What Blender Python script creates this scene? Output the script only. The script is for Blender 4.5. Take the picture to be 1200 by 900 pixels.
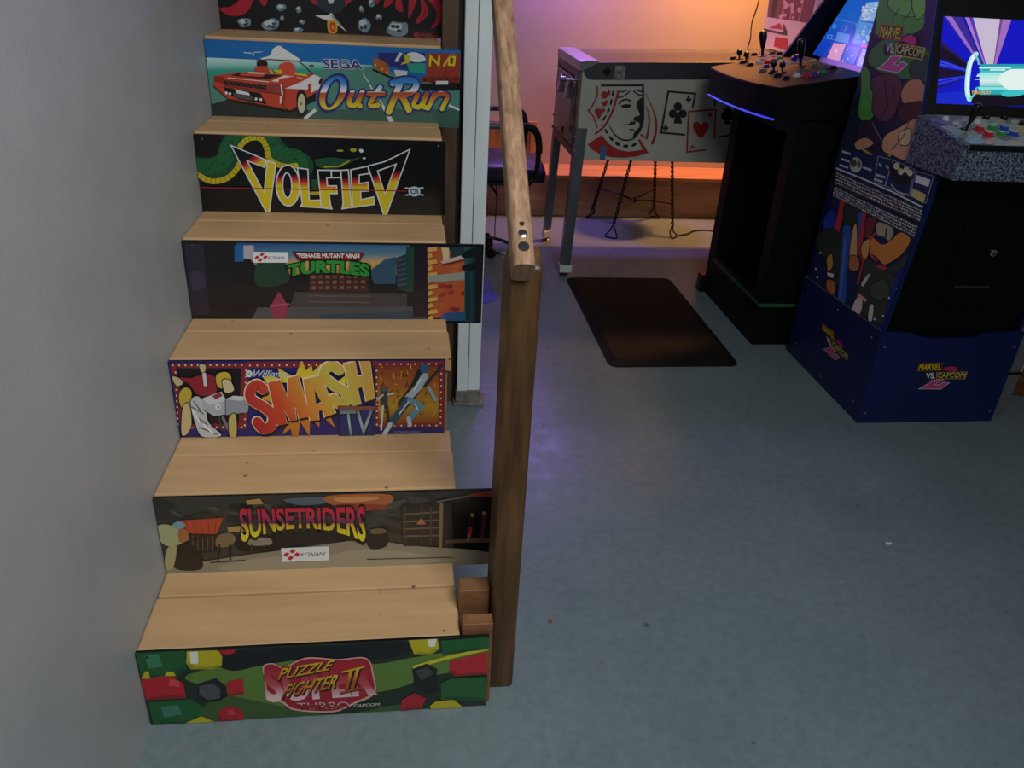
import bpy, bmesh, math, random
import numpy as np
from mathutils import Vector, Matrix
from mathutils.geometry import tessellate_polygon
for o in list(bpy.data.objects): bpy.data.objects.remove(o)
scn = bpy.context.scene
COL = scn.collection
PI = math.pi

# ---------------------------------------------------------------- camera
F_PX = 939.46                       # focal length in pixels of the 1200x900 frame
CAM = np.array([.5033, -1.1382, 1.3453])
def cam_axes(p, ro, y):
    cp, sp, cy, sy, cr, sr = math.cos(p), math.sin(p), math.cos(y), math.sin(y), math.cos(ro), math.sin(ro)
    fw = np.array([sy*cp, cy*cp, -sp]); rt = np.array([cy, -sy, 0.]); up = np.cross(rt, fw)
    return cr*rt+sr*up, -sr*rt+cr*up, fw
AX = cam_axes(.4853, .0591, .1439)
cd = bpy.data.cameras.new('camera'); cam = bpy.data.objects.new('camera', cd); COL.objects.link(cam)
cd.sensor_fit = 'HORIZONTAL'; cd.sensor_width = 36; cd.lens = F_PX*36/1200; cd.clip_start = .02
m = Matrix.Identity(4)
for i in range(3):
    m[i][0] = AX[0][i]; m[i][1] = AX[1][i]; m[i][2] = -AX[2][i]; m[i][3] = CAM[i]
cam.matrix_world = m
scn.camera = cam
def ray(x, y): return (x-600)/F_PX*AX[0]+(450-y)/F_PX*AX[1]+AX[2]
def hit(x, y, axis, v):             # photo pixel -> point on the plane axis = v
    d = ray(x, y); i = 'XYZ'.index(axis); return CAM+d*((v-CAM[i])/d[i])
def hitp(x, y, o, n):               # photo pixel -> point on any plane
    d = ray(x, y); n = np.array(n, float); return CAM+d*(np.dot(np.array(o)-CAM, n)/np.dot(d, n))
def proj(P):
    d = np.array(P, float)-CAM; z = d@AX[2]; return (600+F_PX*(d@AX[0])/z, 450-F_PX*(d@AX[1])/z)

# ---------------------------------------------------------------- light and exposure
def lin(c):
    if isinstance(c, str):
        c = c.lstrip('#'); c = [int(c[i:i+2], 16)/255 for i in (0, 2, 4)]
        return tuple(x/12.92 if x <= .04045 else ((x+.055)/1.055)**2.4 for x in c)
    return tuple(c)
w = bpy.data.worlds.new('world'); scn.world = w; w.use_nodes = True
w.node_tree.nodes['Background'].inputs[0].default_value = (.62, .72, .82, 1)
w.node_tree.nodes['Background'].inputs[1].default_value = .055
def area(name, loc, target, size, power, color, sy=None, spread=PI):
    l = bpy.data.lights.new(name, 'AREA'); l.energy = power; l.color = color; l.size = size
    l.spread = spread
    if sy: l.shape = 'RECTANGLE'; l.size_y = sy
    o = bpy.data.objects.new(name, l); COL.objects.link(o); o.location = loc
    o.rotation_euler = (Vector(target)-Vector(loc)).to_track_quat('-Z', 'Y').to_euler()
    return o
area('ceiling_lamp_offscreen', (1.15, -1.35, 2.45), (.30, .40, .35), 1.2, 20.5, (1, .985, .96), sy=.8, spread=2.0)
area('orange_wall_lamp_offscreen', (2.3, 3.43, 2.2), (2.25, 3.58, 0), .4, 31, (1, .40, .12), sy=.15, spread=2.0)
area('purple_wall_lamp_offscreen', (1.35, 3.66, 1.75), (1.3, 3.5, 0), .5, 16, (.42, .2, 1), sy=.12)
vs = scn.view_settings
vs.view_transform = 'Standard'; vs.look = 'None'; vs.exposure = 0.0; vs.gamma = 1; vs.use_curve_mapping = False

# ---------------------------------------------------------------- materials
def nmat(name):
    mt = bpy.data.materials.new(name); mt.use_nodes = True
    return mt, mt.node_tree.nodes, mt.node_tree.links, mt.node_tree.nodes['Principled BSDF']
def mat(name, col, rough=.5, metal=0, var=0, scale=20, col2=None, bump=0, bscale=None, stretch=(1, 1, 1), coat=0, spec=.5, rot=(0, 0, 0)):
    mt, N, L, B = nmat(name)
    c = lin(col)
    B.inputs['Base Color'].default_value = (*c, 1); B.inputs['Roughness'].default_value = rough; B.inputs['Metallic'].default_value = metal
    B.inputs['Specular IOR Level'].default_value = spec; B.inputs['Coat Weight'].default_value = coat; B.inputs['Coat Roughness'].default_value = .08
    if col2 or var or bump:
        tc = N.new('ShaderNodeTexCoord'); mp = N.new('ShaderNodeMapping'); mp.inputs['Scale'].default_value = stretch; mp.inputs['Rotation'].default_value = rot
        L.new(tc.outputs['Object'], mp.inputs[0])
        nz = N.new('ShaderNodeTexNoise'); nz.inputs['Scale'].default_value = scale; nz.inputs['Detail'].default_value = 6; nz.inputs['Roughness'].default_value = .62
        L.new(mp.outputs[0], nz.inputs['Vector'])
        if col2 or var:
            c2 = lin(col2) if col2 else tuple(x*(1-var) for x in c)
            rp = N.new('ShaderNodeValToRGB'); rp.color_ramp.elements[0].position = .34; rp.color_ramp.elements[1].position = .68
            rp.color_ramp.elements[0].color = (*c2, 1); rp.color_ramp.elements[1].color = (*c, 1)
            L.new(nz.outputs['Fac'], rp.inputs[0]); L.new(rp.outputs[0], B.inputs['Base Color'])
        if bump:
            nb = nz
            if bscale:
                nb = N.new('ShaderNodeTexNoise'); nb.inputs['Scale'].default_value = bscale; nb.inputs['Detail'].default_value = 4; L.new(mp.outputs[0], nb.inputs['Vector'])
            bp = N.new('ShaderNodeBump'); bp.inputs['Strength'].default_value = bump; bp.inputs['Distance'].default_value = .002
            L.new(nb.outputs['Fac'], bp.inputs['Height']); L.new(bp.outputs[0], B.inputs['Normal'])
    return mt
def floor_mat():
    mt, N, L, B = nmat('painted_concrete')
    tc = N.new('ShaderNodeTexCoord')
    def noise(s, d=5, r=.6):
        n = N.new('ShaderNodeTexNoise'); n.inputs['Scale'].default_value = s; n.inputs['Detail'].default_value = d; n.inputs['Roughness'].default_value = r
        L.new(tc.outputs['Object'], n.inputs['Vector']); return n
    def ramp(src, p0, p1, c0, c1):
        r = N.new('ShaderNodeValToRGB'); e = r.color_ramp.elements; e[0].position = p0; e[1].position = p1
        e[0].color = (*lin(c0), 1); e[1].color = (*lin(c1), 1); L.new(src, r.inputs[0]); return r
    a = ramp(noise(2.2).outputs['Fac'], .3, .7, '#6a7b80', '#76878c')
    b = ramp(noise(38, 8, .7).outputs['Fac'], .25, .60, '#a8a8a8', '#ffffff')
    mx = N.new('ShaderNodeMix'); mx.data_type = 'RGBA'; mx.blend_type = 'MULTIPLY'; mx.inputs[0].default_value = .4
    L.new(a.outputs[0], mx.inputs[6]); L.new(b.outputs[0], mx.inputs[7])
    # scattered dark worn spots
    v = N.new('ShaderNodeTexVoronoi'); v.inputs['Scale'].default_value = 5.5; L.new(tc.outputs['Object'], v.inputs['Vector'])
    nn = noise(30); ad = N.new('ShaderNodeMath'); ad.operation = 'MULTIPLY_ADD'; ad.inputs[1].default_value = .09; L.new(nn.outputs['Fac'], ad.inputs[0]); L.new(v.outputs['Distance'], ad.inputs[2])
    s = ramp(ad.outputs[0], .075, .095, '#565b58', '#ffffff')
    m2 = N.new('ShaderNodeMix'); m2.data_type = 'RGBA'; m2.blend_type = 'MULTIPLY'; m2.inputs[0].default_value = .55
    L.new(mx.outputs[2], m2.inputs[6]); L.new(s.outputs[0], m2.inputs[7]); 
    v2 = N.new('ShaderNodeTexVoronoi'); v2.inputs['Scale'].default_value = 9; L.new(tc.outputs['Object'], v2.inputs['Vector'])
    s2 = ramp(v2.outputs['Distance'], .022, .03, '#c9cdcf', '#000000')
    m3 = N.new('ShaderNodeMix'); m3.data_type = 'RGBA'; m3.blend_type = 'LIGHTEN'; m3.inputs[0].default_value = .55
    L.new(m2.outputs[2], m3.inputs[6]); L.new(s2.outputs[0], m3.inputs[7])
    L.new(m3.outputs[2], B.inputs['Base Color'])
    rr = ramp(noise(14).outputs['Fac'], .3, .7, '#8c8c8c', '#acacac'); L.new(rr.outputs[0], B.inputs['Roughness'])
    bp = N.new('ShaderNodeBump'); bp.inputs['Strength'].default_value = .06; bp.inputs['Distance'].default_value = .002
    L.new(noise(60, 6).outputs['Fac'], bp.inputs['Height']); L.new(bp.outputs[0], B.inputs['Normal'])
    B.inputs['Specular IOR Level'].default_value = .22
    return mt
def wood(name, c1, c2, stretch, rough=.5, scale=9, bump=.15):
    return mat(name, c1, rough, col2=c2, scale=scale, stretch=stretch, bump=bump)
def print_mat(name, emit=0, rough=.3, coat=.25):
    mt, N, L, B = nmat(name)
    at = N.new('ShaderNodeAttribute'); at.attribute_name = 'col'
    B.inputs['Roughness'].default_value = rough; B.inputs['Coat Weight'].default_value = coat; B.inputs['Coat Roughness'].default_value = .12
    if emit:
        B.inputs['Base Color'].default_value = (.01, .01, .01, 1)
        B.inputs['Specular IOR Level'].default_value = .05; B.inputs['Coat Weight'].default_value = 0; L.new(at.outputs['Color'], B.inputs['Emission Color']); B.inputs['Emission Strength'].default_value = emit
    else: L.new(at.outputs['Color'], B.inputs['Base Color'])
    return mt
def emit_mat(name, col, s):
    mt, N, L, B = nmat(name); B.inputs['Base Color'].default_value = (.02, .02, .02, 1)
    B.inputs['Emission Color'].default_value = (*lin(col), 1); B.inputs['Emission Strength'].default_value = s; return mt
def tread_mat():
    mt = mat('tread_board', '#c8a57a', .55, col2='#ba966a', scale=7, stretch=(.5, 3, 3), bump=.12, bscale=60)
    N, L = mt.node_tree.nodes, mt.node_tree.links; B = N['Principled BSDF']; src = B.inputs['Base Color'].links[0].from_socket
    tc = N.new('ShaderNodeTexCoord'); v = N.new('ShaderNodeTexVoronoi'); v.inputs['Scale'].default_value = 13; L.new(tc.outputs['Object'], v.inputs['Vector'])
    r = N.new('ShaderNodeValToRGB'); e = r.color_ramp.elements; e[0].position = .035; e[1].position = .06; e[0].color = (*lin('#4a3a2a'), 1); e[1].color = (1, 1, 1, 1); L.new(v.outputs['Distance'], r.inputs[0])
    mx = N.new('ShaderNodeMix'); mx.data_type = 'RGBA'; mx.blend_type = 'MULTIPLY'; mx.inputs[0].default_value = .8
    L.new(src, mx.inputs[6]); L.new(r.outputs[0], mx.inputs[7]); L.new(mx.outputs[2], B.inputs['Base Color']); return mt
def granite():
    mt, N, L, B = nmat('granite_laminate')
    tc = N.new('ShaderNodeTexCoord'); n = N.new('ShaderNodeTexNoise'); n.inputs['Scale'].default_value = 150; n.inputs['Detail'].default_value = 2
    L.new(tc.outputs['Object'], n.inputs['Vector']); r = N.new('ShaderNodeValToRGB'); e = r.color_ramp.elements
    e[0].position = .40; e[0].color = (*lin('#1a2230'), 1); e[1].position = .62; e[1].color = (*lin('#7f8da3'), 1)
    L.new(n.outputs['Fac'], r.inputs[0]); L.new(r.outputs[0], B.inputs['Base Color']); B.inputs['Roughness'].default_value = .45
    return mt
M = dict(
 floor=floor_mat(),
 wall=mat('wall_paint', '#aaafb3', .5, col2='#9ea4a9', scale=3, bump=.25, bscale=160),
 backwall=mat('back_wall_paint', '#b7aa9e', .7, var=.06, scale=4, bump=.1, bscale=90),
 white=mat('white_wall_paint', '#c9cccb', .6),
 tread=tread_mat(),
 edge=mat('tread_wood', '#b58d5c', .6, col2='#9a7448', scale=8, stretch=(.4, 4, 4), bump=.15),
 block=mat('block_wood', '#8f6643', .5, col2='#6b482c', scale=8, stretch=(1, 3, 3), bump=.15),
 blocktop=mat('block_end_wood', '#8f6643', .6, col2='#6b482c', scale=14, bump=.1),
 newel=mat('stained_post_wood', '#634727', .42, col2='#3b2916', scale=7, stretch=(5, 5, .55), bump=.2),
 rail=mat('worn_rail_wood', '#b39276', .38, col2='#7d5f49', scale=26, stretch=(5, 1, 1), bump=.2),
 whitepost=mat('pale_post_paint', '#dde7e9', .5, col2='#cfdbde', scale=6, stretch=(2, 2, .5), bump=.1),
 brownpost=mat('brown_stained_stud', '#5f4834', .5, col2='#3f2e20', scale=6, stretch=(4, 4, .4), bump=.15),
 concrete=mat('rough_concrete', '#85837c', .8, col2='#5c5a54', scale=30, bump=.4),
 ply=mat('plywood_face', '#c49c74', .6, col2='#a07a56', scale=5, stretch=(.7, 1, 6), bump=.12),
 ledge=mat('ledge_wood', '#b58458', .5, col2='#9a6c44', scale=5, stretch=(.6, 5, 1)),
 brownbase=mat('brown_baseboard', '#7a5233', .5, col2='#5c3b22', scale=8, stretch=(1, 1, 4)),
 black=mat('black_laminate', '#050608', .5, bump=.05, bscale=200, spec=.2),
 blackmatte=mat('matte_black', '#08080a', .7),
 blackplastic=mat('black_plastic', '#0e0e10', .3),
 rubber=mat('black_rubber', '#171616', .7, spec=.2, col2='#121112', scale=12, bump=.25, bscale=300),
 navy=mat('navy_laminate', '#101c52', .4),
 navyedge=mat('worn_edge_highlight', '#6b6a66', .6),
 chrome=mat('chrome', '#d8d8da', .18, 1),
 steel=mat('leg_steel', '#8b9197', .32, .85, var=.25, scale=12, stretch=(2, 2, .6)),
 darksteel=mat('dark_rail_steel', '#5b5d61', .38, .8, var=.2, scale=10),
 wire=mat('black_wire_iron', '#1c1310', .45, .5),
 granite=granite(),
 pinwhite=mat('aged_white_cabinet', '#bcbfb2', .5, col2='#acb0a4', scale=6),
 pinwood=mat('coin_door_trim', '#7d7672', .42, .25, col2='#625d5a', scale=8),
 coindoor=mat('coin_door_metal', '#918d89', .35, .5, col2='#7a7672', scale=9),
 lockbar=mat('lockbar_metal', '#a4a4a6', .28, .8),
 deckbrown=mat('deck_laminate', '#1c100c', .42, col2='#160c09', spec=.35, scale=10),
 vinyl=mat('blue_black_vinyl', '#15182a', .35, bump=.1, bscale=200),
 led=emit_mat('blue_led', '#3c4cff', .8),
 green_tape=mat('green_tape', '#1f5a3a', .5),
 blue_tape=mat('blue_tape', '#2f6a9c', .6),
 cable=mat('black_cable', '#0c0c0d', .4),
 purple=mat('purple_foil', '#6f5ad0', .25, .1, col2='#3f63d0', scale=6),
 printed=print_mat('printed_panel'), printmatte=print_mat('printed_matte', rough=.5, coat=0),
 screen=print_mat('screen_glow', emit=.95, rough=.15),
 screen2=print_mat('screen_glow_dim', emit=.8, rough=.15),
 panel=mat('panel_acrylic', '#0c0c0f', .22),
 red=mat('red_plastic', '#c32433', .25), green=mat('green_plastic', '#2f9a48', .25), blue=mat('blue_plastic', '#2450b8', .25),
 violet=mat('purple_plastic', '#4d2ca0', .25), wplastic=mat('white_plastic', '#cfd4d6', .25), greyplastic=mat('grey_plastic', '#5b5f62', .35),
 sticker=mat('worn_sticker', '#a9aca6', .6, col2='#4c4e4d', scale=60),
)
gl, N_, L_, B_ = nmat('playfield_glass'); B_.inputs['Roughness'].default_value = .03; B_.inputs['Transmission Weight'].default_value = 1; B_.inputs['Base Color'].default_value = (.95, .97, .96, 1)
M['glass'] = gl

# ---------------------------------------------------------------- mesh helpers
class MB:
    def __init__(s): s.v = []; s.f = []
    def add(s, v, f):
        k = len(s.v); s.v += [tuple(map(float, p)) for p in v]; s.f += [tuple(i+k for i in q) for q in f]; return s
    def box(s, x0, x1, y0, y1, z0, z1):
        v = [(x, y, z) for z in (z0, z1) for x, y in ((x0, y0), (x1, y0), (x1, y1), (x0, y1))]
        return s.add(v, [(3, 2, 1, 0), (4, 5, 6, 7), (0, 1, 5, 4), (1, 2, 6, 5), (2, 3, 7, 6), (3, 0, 4, 7)])
    def prism(s, poly, vec):        # polygon (3d points) swept along vec
        n = len(poly); a = [np.array(p, float) for p in poly]; vec = np.array(vec, float)
        nn = np.zeros(3)
        for i in range(n): nn += np.cross(a[i], a[(i+1) % n])
        if nn@vec > 0: a = a[::-1]
        v = a+[p+vec for p in a]
        return s.add(v, [tuple(range(n)), tuple(range(2*n-1, n-1, -1))]+[(i, i+n, (i+1) % n+n, (i+1) % n) for i in range(n)])
    def tube(s, pts, r, n=10, cap=True):
        P = [Vector(p) for p in pts]; rs = r if isinstance(r, (list, tuple)) else [r]*len(P)
        k0 = len(s.v); prev = None
        for i, p in enumerate(P):
            t = (P[min(i+1, len(P)-1)]-P[max(i-1, 0)]).normalized()
            if prev is None:
                a = t.orthogonal().normalized()
            else:
                a = prev-t*prev.dot(t)
                a = a.normalized() if a.length > 1e-6 else t.orthogonal().normalized()
            prev = a; b = t.cross(a)
            for j in range(n):
                q = p+(a*math.cos(2*PI*j/n)+b*math.sin(2*PI*j/n))*rs[i]; s.v.append(tuple(q))
        for i in range(len(P)-1):
            for j in range(n):
                s.f.append((k0+i*n+j, k0+i*n+(j+1) % n, k0+(i+1)*n+(j+1) % n, k0+(i+1)*n+j))
        if cap:
            s.f.append(tuple(k0+j for j in range(n-1, -1, -1))); s.f.append(tuple(k0+(len(P)-1)*n+j for j in range(n)))
        return s
    def lathe(s, prof, c=(0, 0, 0), n=20, axis=(0, 0, 1)):     # prof: (r, h) along axis
        ax = Vector(axis).normalized(); a = ax.orthogonal().normalized(); b = ax.cross(a); c = Vector(c); k0 = len(s.v)
        for r, h in prof:
            for j in range(n):
                s.v.append(tuple(c+ax*h+(a*math.cos(2*PI*j/n)+b*math.sin(2*PI*j/n))*r))
        for i in range(len(prof)-1):
            for j in range(n): s.f.append((k0+i*n+j, k0+i*n+(j+1) % n, k0+(i+1)*n+(j+1) % n, k0+(i+1)*n+j))
        s.f.append(tuple(k0+j for j in range(n-1, -1, -1))); s.f.append(tuple(k0+(len(prof)-1)*n+j for j in range(n)))
        return s
    def obj(s, name, mt, parent=None, bevel=0, seg=2, smooth=False):
        off = Vector(parent['_o']) if parent is not None and '_o' in parent else Vector((0, 0, 0))
        me = bpy.data.meshes.new(name); me.from_pydata([tuple(Vector(p)-off) for p in s.v], [], s.f)
        bm = bmesh.new(); bm.from_mesh(me)
        bmesh.ops.recalc_face_normals(bm, faces=bm.faces)
        if bevel:
            ed = [e for e in bm.edges if len(e.link_faces) == 2 and e.calc_face_angle(0) > .6]
            bmesh.ops.bevel(bm, geom=ed, offset=bevel, segments=seg, affect='EDGES', profile=.5, clamp_overlap=True)
        bm.to_mesh(me); bm.free()
        if smooth:
            me.polygons.foreach_set('use_smooth', [True]*len(me.polygons))
            try: me.set_sharp_from_angle(angle=.7)
            except Exception: pass
        me.materials.append(M[mt] if isinstance(mt, str) else mt)
        o = bpy.data.objects.new(name, me); COL.objects.link(o)
        if parent is not None:
            o.parent = parent; o['_o'] = tuple(off)
        return o
def box(name, b, mt, parent=None, bevel=0, seg=2): return MB().box(*b).obj(name, mt, parent, bevel, seg)
def thing(name, loc, label, cat, group=None):
    o = bpy.data.objects.new(name, None); COL.objects.link(o); o.location = loc; o.empty_display_size = .1
    o['_o'] = tuple(loc); o['label'] = label; o['category'] = cat
    if group: o['group'] = group
    return o
def tag(o, label, cat, group=None):
    o['label'] = label; o['category'] = cat
    if group: o['group'] = group
    return o
def struct(o, label=None):
    o['kind'] = 'structure'
    if label: o['label'] = label
    return o
def cr(pts, n=6, closed=False):     # Catmull-Rom through the points
    P = [np.array(p, float) for p in pts]; out = []; k = len(P)
    for i in range(k if closed else k-1):
        g = (lambda j: P[j % k]) if closed else (lambda j: P[min(max(j, 0), k-1)])
        a, b, c, d = g(i-1), g(i), g(i+1), g(i+2)
        for q in range(n):
            t = q/n; out.append(.5*((2*b)+(c-a)*t+(2*a-5*b+4*c-d)*t*t+(3*b-a-3*c+d)*t**3))
    if not closed: out.append(P[-1])
    return [tuple(p) for p in out]

# ---------------------------------------------------------------- flat print (lettering and pictures on panels and screens)
def homography(src, dst):
    A = []; b = []
    for (x, y), (u, v) in zip(src, dst):
        A += [[x, y, 1, 0, 0, 0, -u*x, -u*y], [0, 0, 0, x, y, 1, -v*x, -v*y]]; b += [u, v]
    h = np.linalg.solve(np.array(A, float), np.array(b, float)); return np.append(h, 1).reshape(3, 3)
def clip_half(poly, a, b, c):       # keep a*x+b*y+c >= 0 ; vertices (x, y)
    out = []
    for i in range(len(poly)):
        p, q = poly[i], poly[(i+1) % len(poly)]; dp = a*p[0]+b*p[1]+c; dq = a*q[0]+b*q[1]+c
        if dp >= 0: out.append(p)
        if dp*dq < 0:
            t = dp/(dp-dq); out.append((p[0]+(q[0]-p[0])*t, p[1]+(q[1]-p[1])*t))
    return out
_fc = {}
def glyphs(body, bold, shear):
    k = (body, bold, shear)
    if k not in _fc:
        cu = bpy.data.curves.new('lettering', 'FONT'); cu.body = body; cu.offset = bold; cu.shear = shear; cu.resolution_u = 3; cu.fill_mode = 'BOTH'
        ob = bpy.data.objects.new('lettering', cu); me = ob.to_mesh(); me.calc_loop_triangles()
        V = [(v.co.x, v.co.y) for v in me.vertices]; T = [tuple(V[i] for i in t.vertices) for t in me.loop_triangles]
        ob.to_mesh_clear(); bpy.data.objects.remove(ob); bpy.data.curves.remove(cu); _fc[k] = T
    return _fc[k]
class Art:
    def __init__(s, root, to_world, clip, normal, mt='printed', eps=3e-5, base=2e-4, gain=1.):
        s.root, s.map, s.mt, s.eps = root, to_world, mt, eps; s.n = np.array(normal, float); s.h = base; s.T = []; s.cx = (0, 0, 1); s.gain = gain; s.ol = None
        ar = sum(clip[i][0]*clip[(i+1) % len(clip)][1]-clip[(i+1) % len(clip)][0]*clip[i][1] for i in range(len(clip)))
        if ar < 0: clip = clip[::-1]
        s.half = []
        for i in range(len(clip)):
            (x0, y0), (x1, y1) = clip[i], clip[(i+1) % len(clip)]; a, b = -(y1-y0), x1-x0; s.half.append((a, b, -(a*x0+b*y0)))
    def crop(s, x0, y0, sc): s.cx = (x0, y0, sc); return s
    def tris(s, col, T):            # T: triangles in crop coordinates; col: hex or ((ax,ay),(bx,by),[(t,hex),...])
        x0, y0, sc = s.cx
        grad = None if isinstance(col, str) else col
        for t in T:
            parts = [list(t)]
            if grad:
                (ax, ay), (bx, by), st = grad; dx, dy = bx-ax, by-ay; q = dx*dx+dy*dy
                f = lambda p: ((p[0]-ax)*dx+(p[1]-ay)*dy)/q
                for tt, _ in st:
                    nxt = []
                    for p in parts:
                        A_, B2, C_ = dx/q, dy/q, -(ax*dx+ay*dy)/q-tt
                        for sg in (1, -1):
                            c = clip_half(p, A_*sg, B2*sg, C_*sg)
                            if len(c) > 2: nxt.append(c)
                    parts = nxt
            for p in parts:
                pp = [(x0+a/sc, y0+b/sc) for a, b in p]
                for hp in s.half:
                    pp = clip_half(pp, *hp)
                    if len(pp) < 3: break
                if len(pp) < 3: continue
                if grad:
                    cs = []
                    for a, b in pp:
                        tt = f(((a-x0)*sc, (b-y0)*sc)); 
                        if tt <= st[0][0]: cs.append(lin(st[0][1])); continue
                        if tt >= st[-1][0]: cs.append(lin(st[-1][1])); continue
                        for (t0, c0), (t1, c1) in zip(st, st[1:]):
                            if t0 <= tt <= t1:
                                k = (tt-t0)/max(t1-t0, 1e-9); c0, c1 = lin(c0), lin(c1); cs.append(tuple(c0[i]*(1-k)+c1[i]*k for i in range(3))); break
                else: cs = [lin(col)]*len(pp)
                s.T.append(([s.map(a, b)+s.n*s.h for a, b in pp], cs))
    def lay(s): s.h += s.eps
    def poly(s, col, *loops):
        s.lay(); L3 = [[Vector((float(x), float(y), 0)) for x, y in l] for l in loops]; fl = [p for l in loops for p in l]
        s.tris(col, [tuple(tuple(map(float, fl[i])) for i in t) for t in tessellate_polygon(L3)]); return s
    def blob(s, col, pts, n=5):
        s.poly(col, cr(pts, n, True))
        if s.ol: s.line(s.ol[0], cr(pts, n, True), s.ol[1], True)
        return s
    def rect(s, col, x0, y0, x1, y1): return s.poly(col, [(x0, y0), (x1, y0), (x1, y1), (x0, y1)])
    def ell(s, col, cx, cy, rx, ry=None, rot=0, n=18):
        ry = ry or rx; c, d = math.cos(rot), math.sin(rot)
        return s.poly(col, [(cx+rx*math.cos(a)*c-ry*math.sin(a)*d, cy+rx*math.cos(a)*d+ry*math.sin(a)*c) for a in [2*PI*i/n for i in range(n)]])
    def dots(s, col, pts, r):
        s.lay(); h = s.h
        for x, y in pts: s.h = h-s.eps; s.ell(col, x, y, r, n=8)
        return s
    def line(s, col, pts, w, closed=False, cap=True):     # ribbon with mitred joints
        s.lay(); P = []; W0 = []
        for i, p in enumerate(pts):
            p = (float(p[0]), float(p[1]))
            if P and math.hypot(p[0]-P[-1][0], p[1]-P[-1][1]) < 1e-4: continue
            P.append(p); W0.append(w[i] if isinstance(w, (list, tuple)) else w)
        k = len(P)
        if k < 2: return s
        def dirn(a, b):
            d = math.hypot(b[0]-a[0], b[1]-a[1]) or 1; return ((b[0]-a[0])/d, (b[1]-a[1])/d)
        L, R = [], []
        for i in range(k):
            if closed: d0, d1 = dirn(P[i-1], P[i]), dirn(P[i], P[(i+1) % k])
            else:
                d0 = dirn(P[max(i-1, 0)], P[max(i-1, 0)+1]); d1 = dirn(P[min(i, k-2)], P[min(i, k-2)+1])
            n0, n1 = (-d0[1], d0[0]), (-d1[1], d1[0]); mx, my = n0[0]+n1[0], n0[1]+n1[1]; l = math.hypot(mx, my)
            if l < .2: mx, my, l = n1[0], n1[1], 1
            mx, my = mx/l, my/l; c = max(mx*n1[0]+my*n1[1], .42); h = W0[i]/2/c
            L.append((P[i][0]+mx*h, P[i][1]+my*h)); R.append((P[i][0]-mx*h, P[i][1]-my*h))
        T = []
        for i in range(k if closed else k-1):
            j = (i+1) % k; T += [(L[i], L[j], R[j]), (L[i], R[j], R[i])]
        if cap and not closed:
            for e, dd in ((0, dirn(P[1], P[0])), (k-1, dirn(P[-2], P[-1]))):
                r = W0[e]/2; nx, ny = -dd[1], dd[0]
                c = [(P[e][0]+r*(nx*math.cos(q)+dd[0]*math.sin(q)), P[e][1]+r*(ny*math.cos(q)+dd[1]*math.sin(q))) for q in [PI*j/6 for j in range(7)]]
                T += [(c[0], c[j], c[j+1]) for j in range(1, 6)]
        s.tris(col, T); return s
    def text(s, col, body, quad, bold=0., shear=0., warp=None):   # quad TL TR BR BL in crop coordinates
        s.lay(); T0 = glyphs(body, 0., shear); T = glyphs(body, bold, shear)
        xs = [p[0] for t in T0 for p in t]; ys = [p[1] for t in T0 for p in t]
        x0, x1, y0, y1 = min(xs), max(xs), min(ys), max(ys); q = [np.array(p, float) for p in quad]
        def mp(p):
            u, v = (p[0]-x0)/(x1-x0), (p[1]-y0)/(y1-y0)
            if warp: u, v = warp(u, v)
            r = (q[3]*(1-u)+q[2]*u)*(1-v)+(q[0]*(1-u)+q[1]*u)*v; return (float(r[0]), float(r[1]))
        s.tris(col, [tuple(mp(p) for p in t) for t in T]); return s
    def part(s, name, label=None, split=False):
        if not s.T: return None
        groups = [s.T]
        if split:                   # pieces that do not touch become parts of their own
            T = s.T; bb = [(np.min(p, 0)-2e-3, np.max(p, 0)+2e-3) for p, c in T]; par = list(range(len(T)))
            def find(i):
                while par[i] != i: par[i] = par[par[i]]; i = par[i]
                return i
            for i in range(len(T)):
                for j in range(i):
                    if find(i) != find(j) and np.all(bb[i][0] <= bb[j][1]) and np.all(bb[j][0] <= bb[i][1]): par[find(j)] = find(i)
            d = {}
            for i, t in enumerate(T): d.setdefault(find(i), []).append(t)
            groups = list(d.values())
        off = np.array(s.root['_o']) if '_o' in s.root else np.zeros(3)
        for G in groups:
            v = []; f = []; cols = []
            for p, c in G:
                k = len(v); v += [tuple(x-off) for x in p]; f.append(tuple(range(k, k+len(p)))); cols += c
            me = bpy.data.meshes.new(name); me.from_pydata(v, [], f)
            at = me.color_attributes.new('col', 'FLOAT_COLOR', 'CORNER')
            at.data.foreach_set('color', [x for c in cols for x in (*[min(q*s.gain, .92) for q in c], 1.)])
            me.materials.append(M[s.mt]); o = bpy.data.objects.new(name, me); COL.objects.link(o); o.parent = s.root
            if label: o['label'] = label
        s.T = []; return o
def rect_art(root, quad, O, U, V, n, **k):      # photo quad TL TR BR BL <-> rectangle O, O+U, O+U+V
    H = homography(quad, [(0, 1), (1, 1), (1, 0), (0, 0)]); O, U, V = (np.array(x, float) for x in (O, U, V))
    def f(x, y):
        a = H@np.array([x, y, 1.]); return O+U*(a[0]/a[2])+V*(a[1]/a[2])
    return Art(root, f, list(quad), n, **k)
def plane_art(root, world_clip, n, **k):        # print on a real plane; clipped to the (convex) outline of the surface
    o = np.array(world_clip[0], float)
    return Art(root, lambda x, y: hitp(x, y, o, n), [proj(p) for p in world_clip], n, **k)

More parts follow.
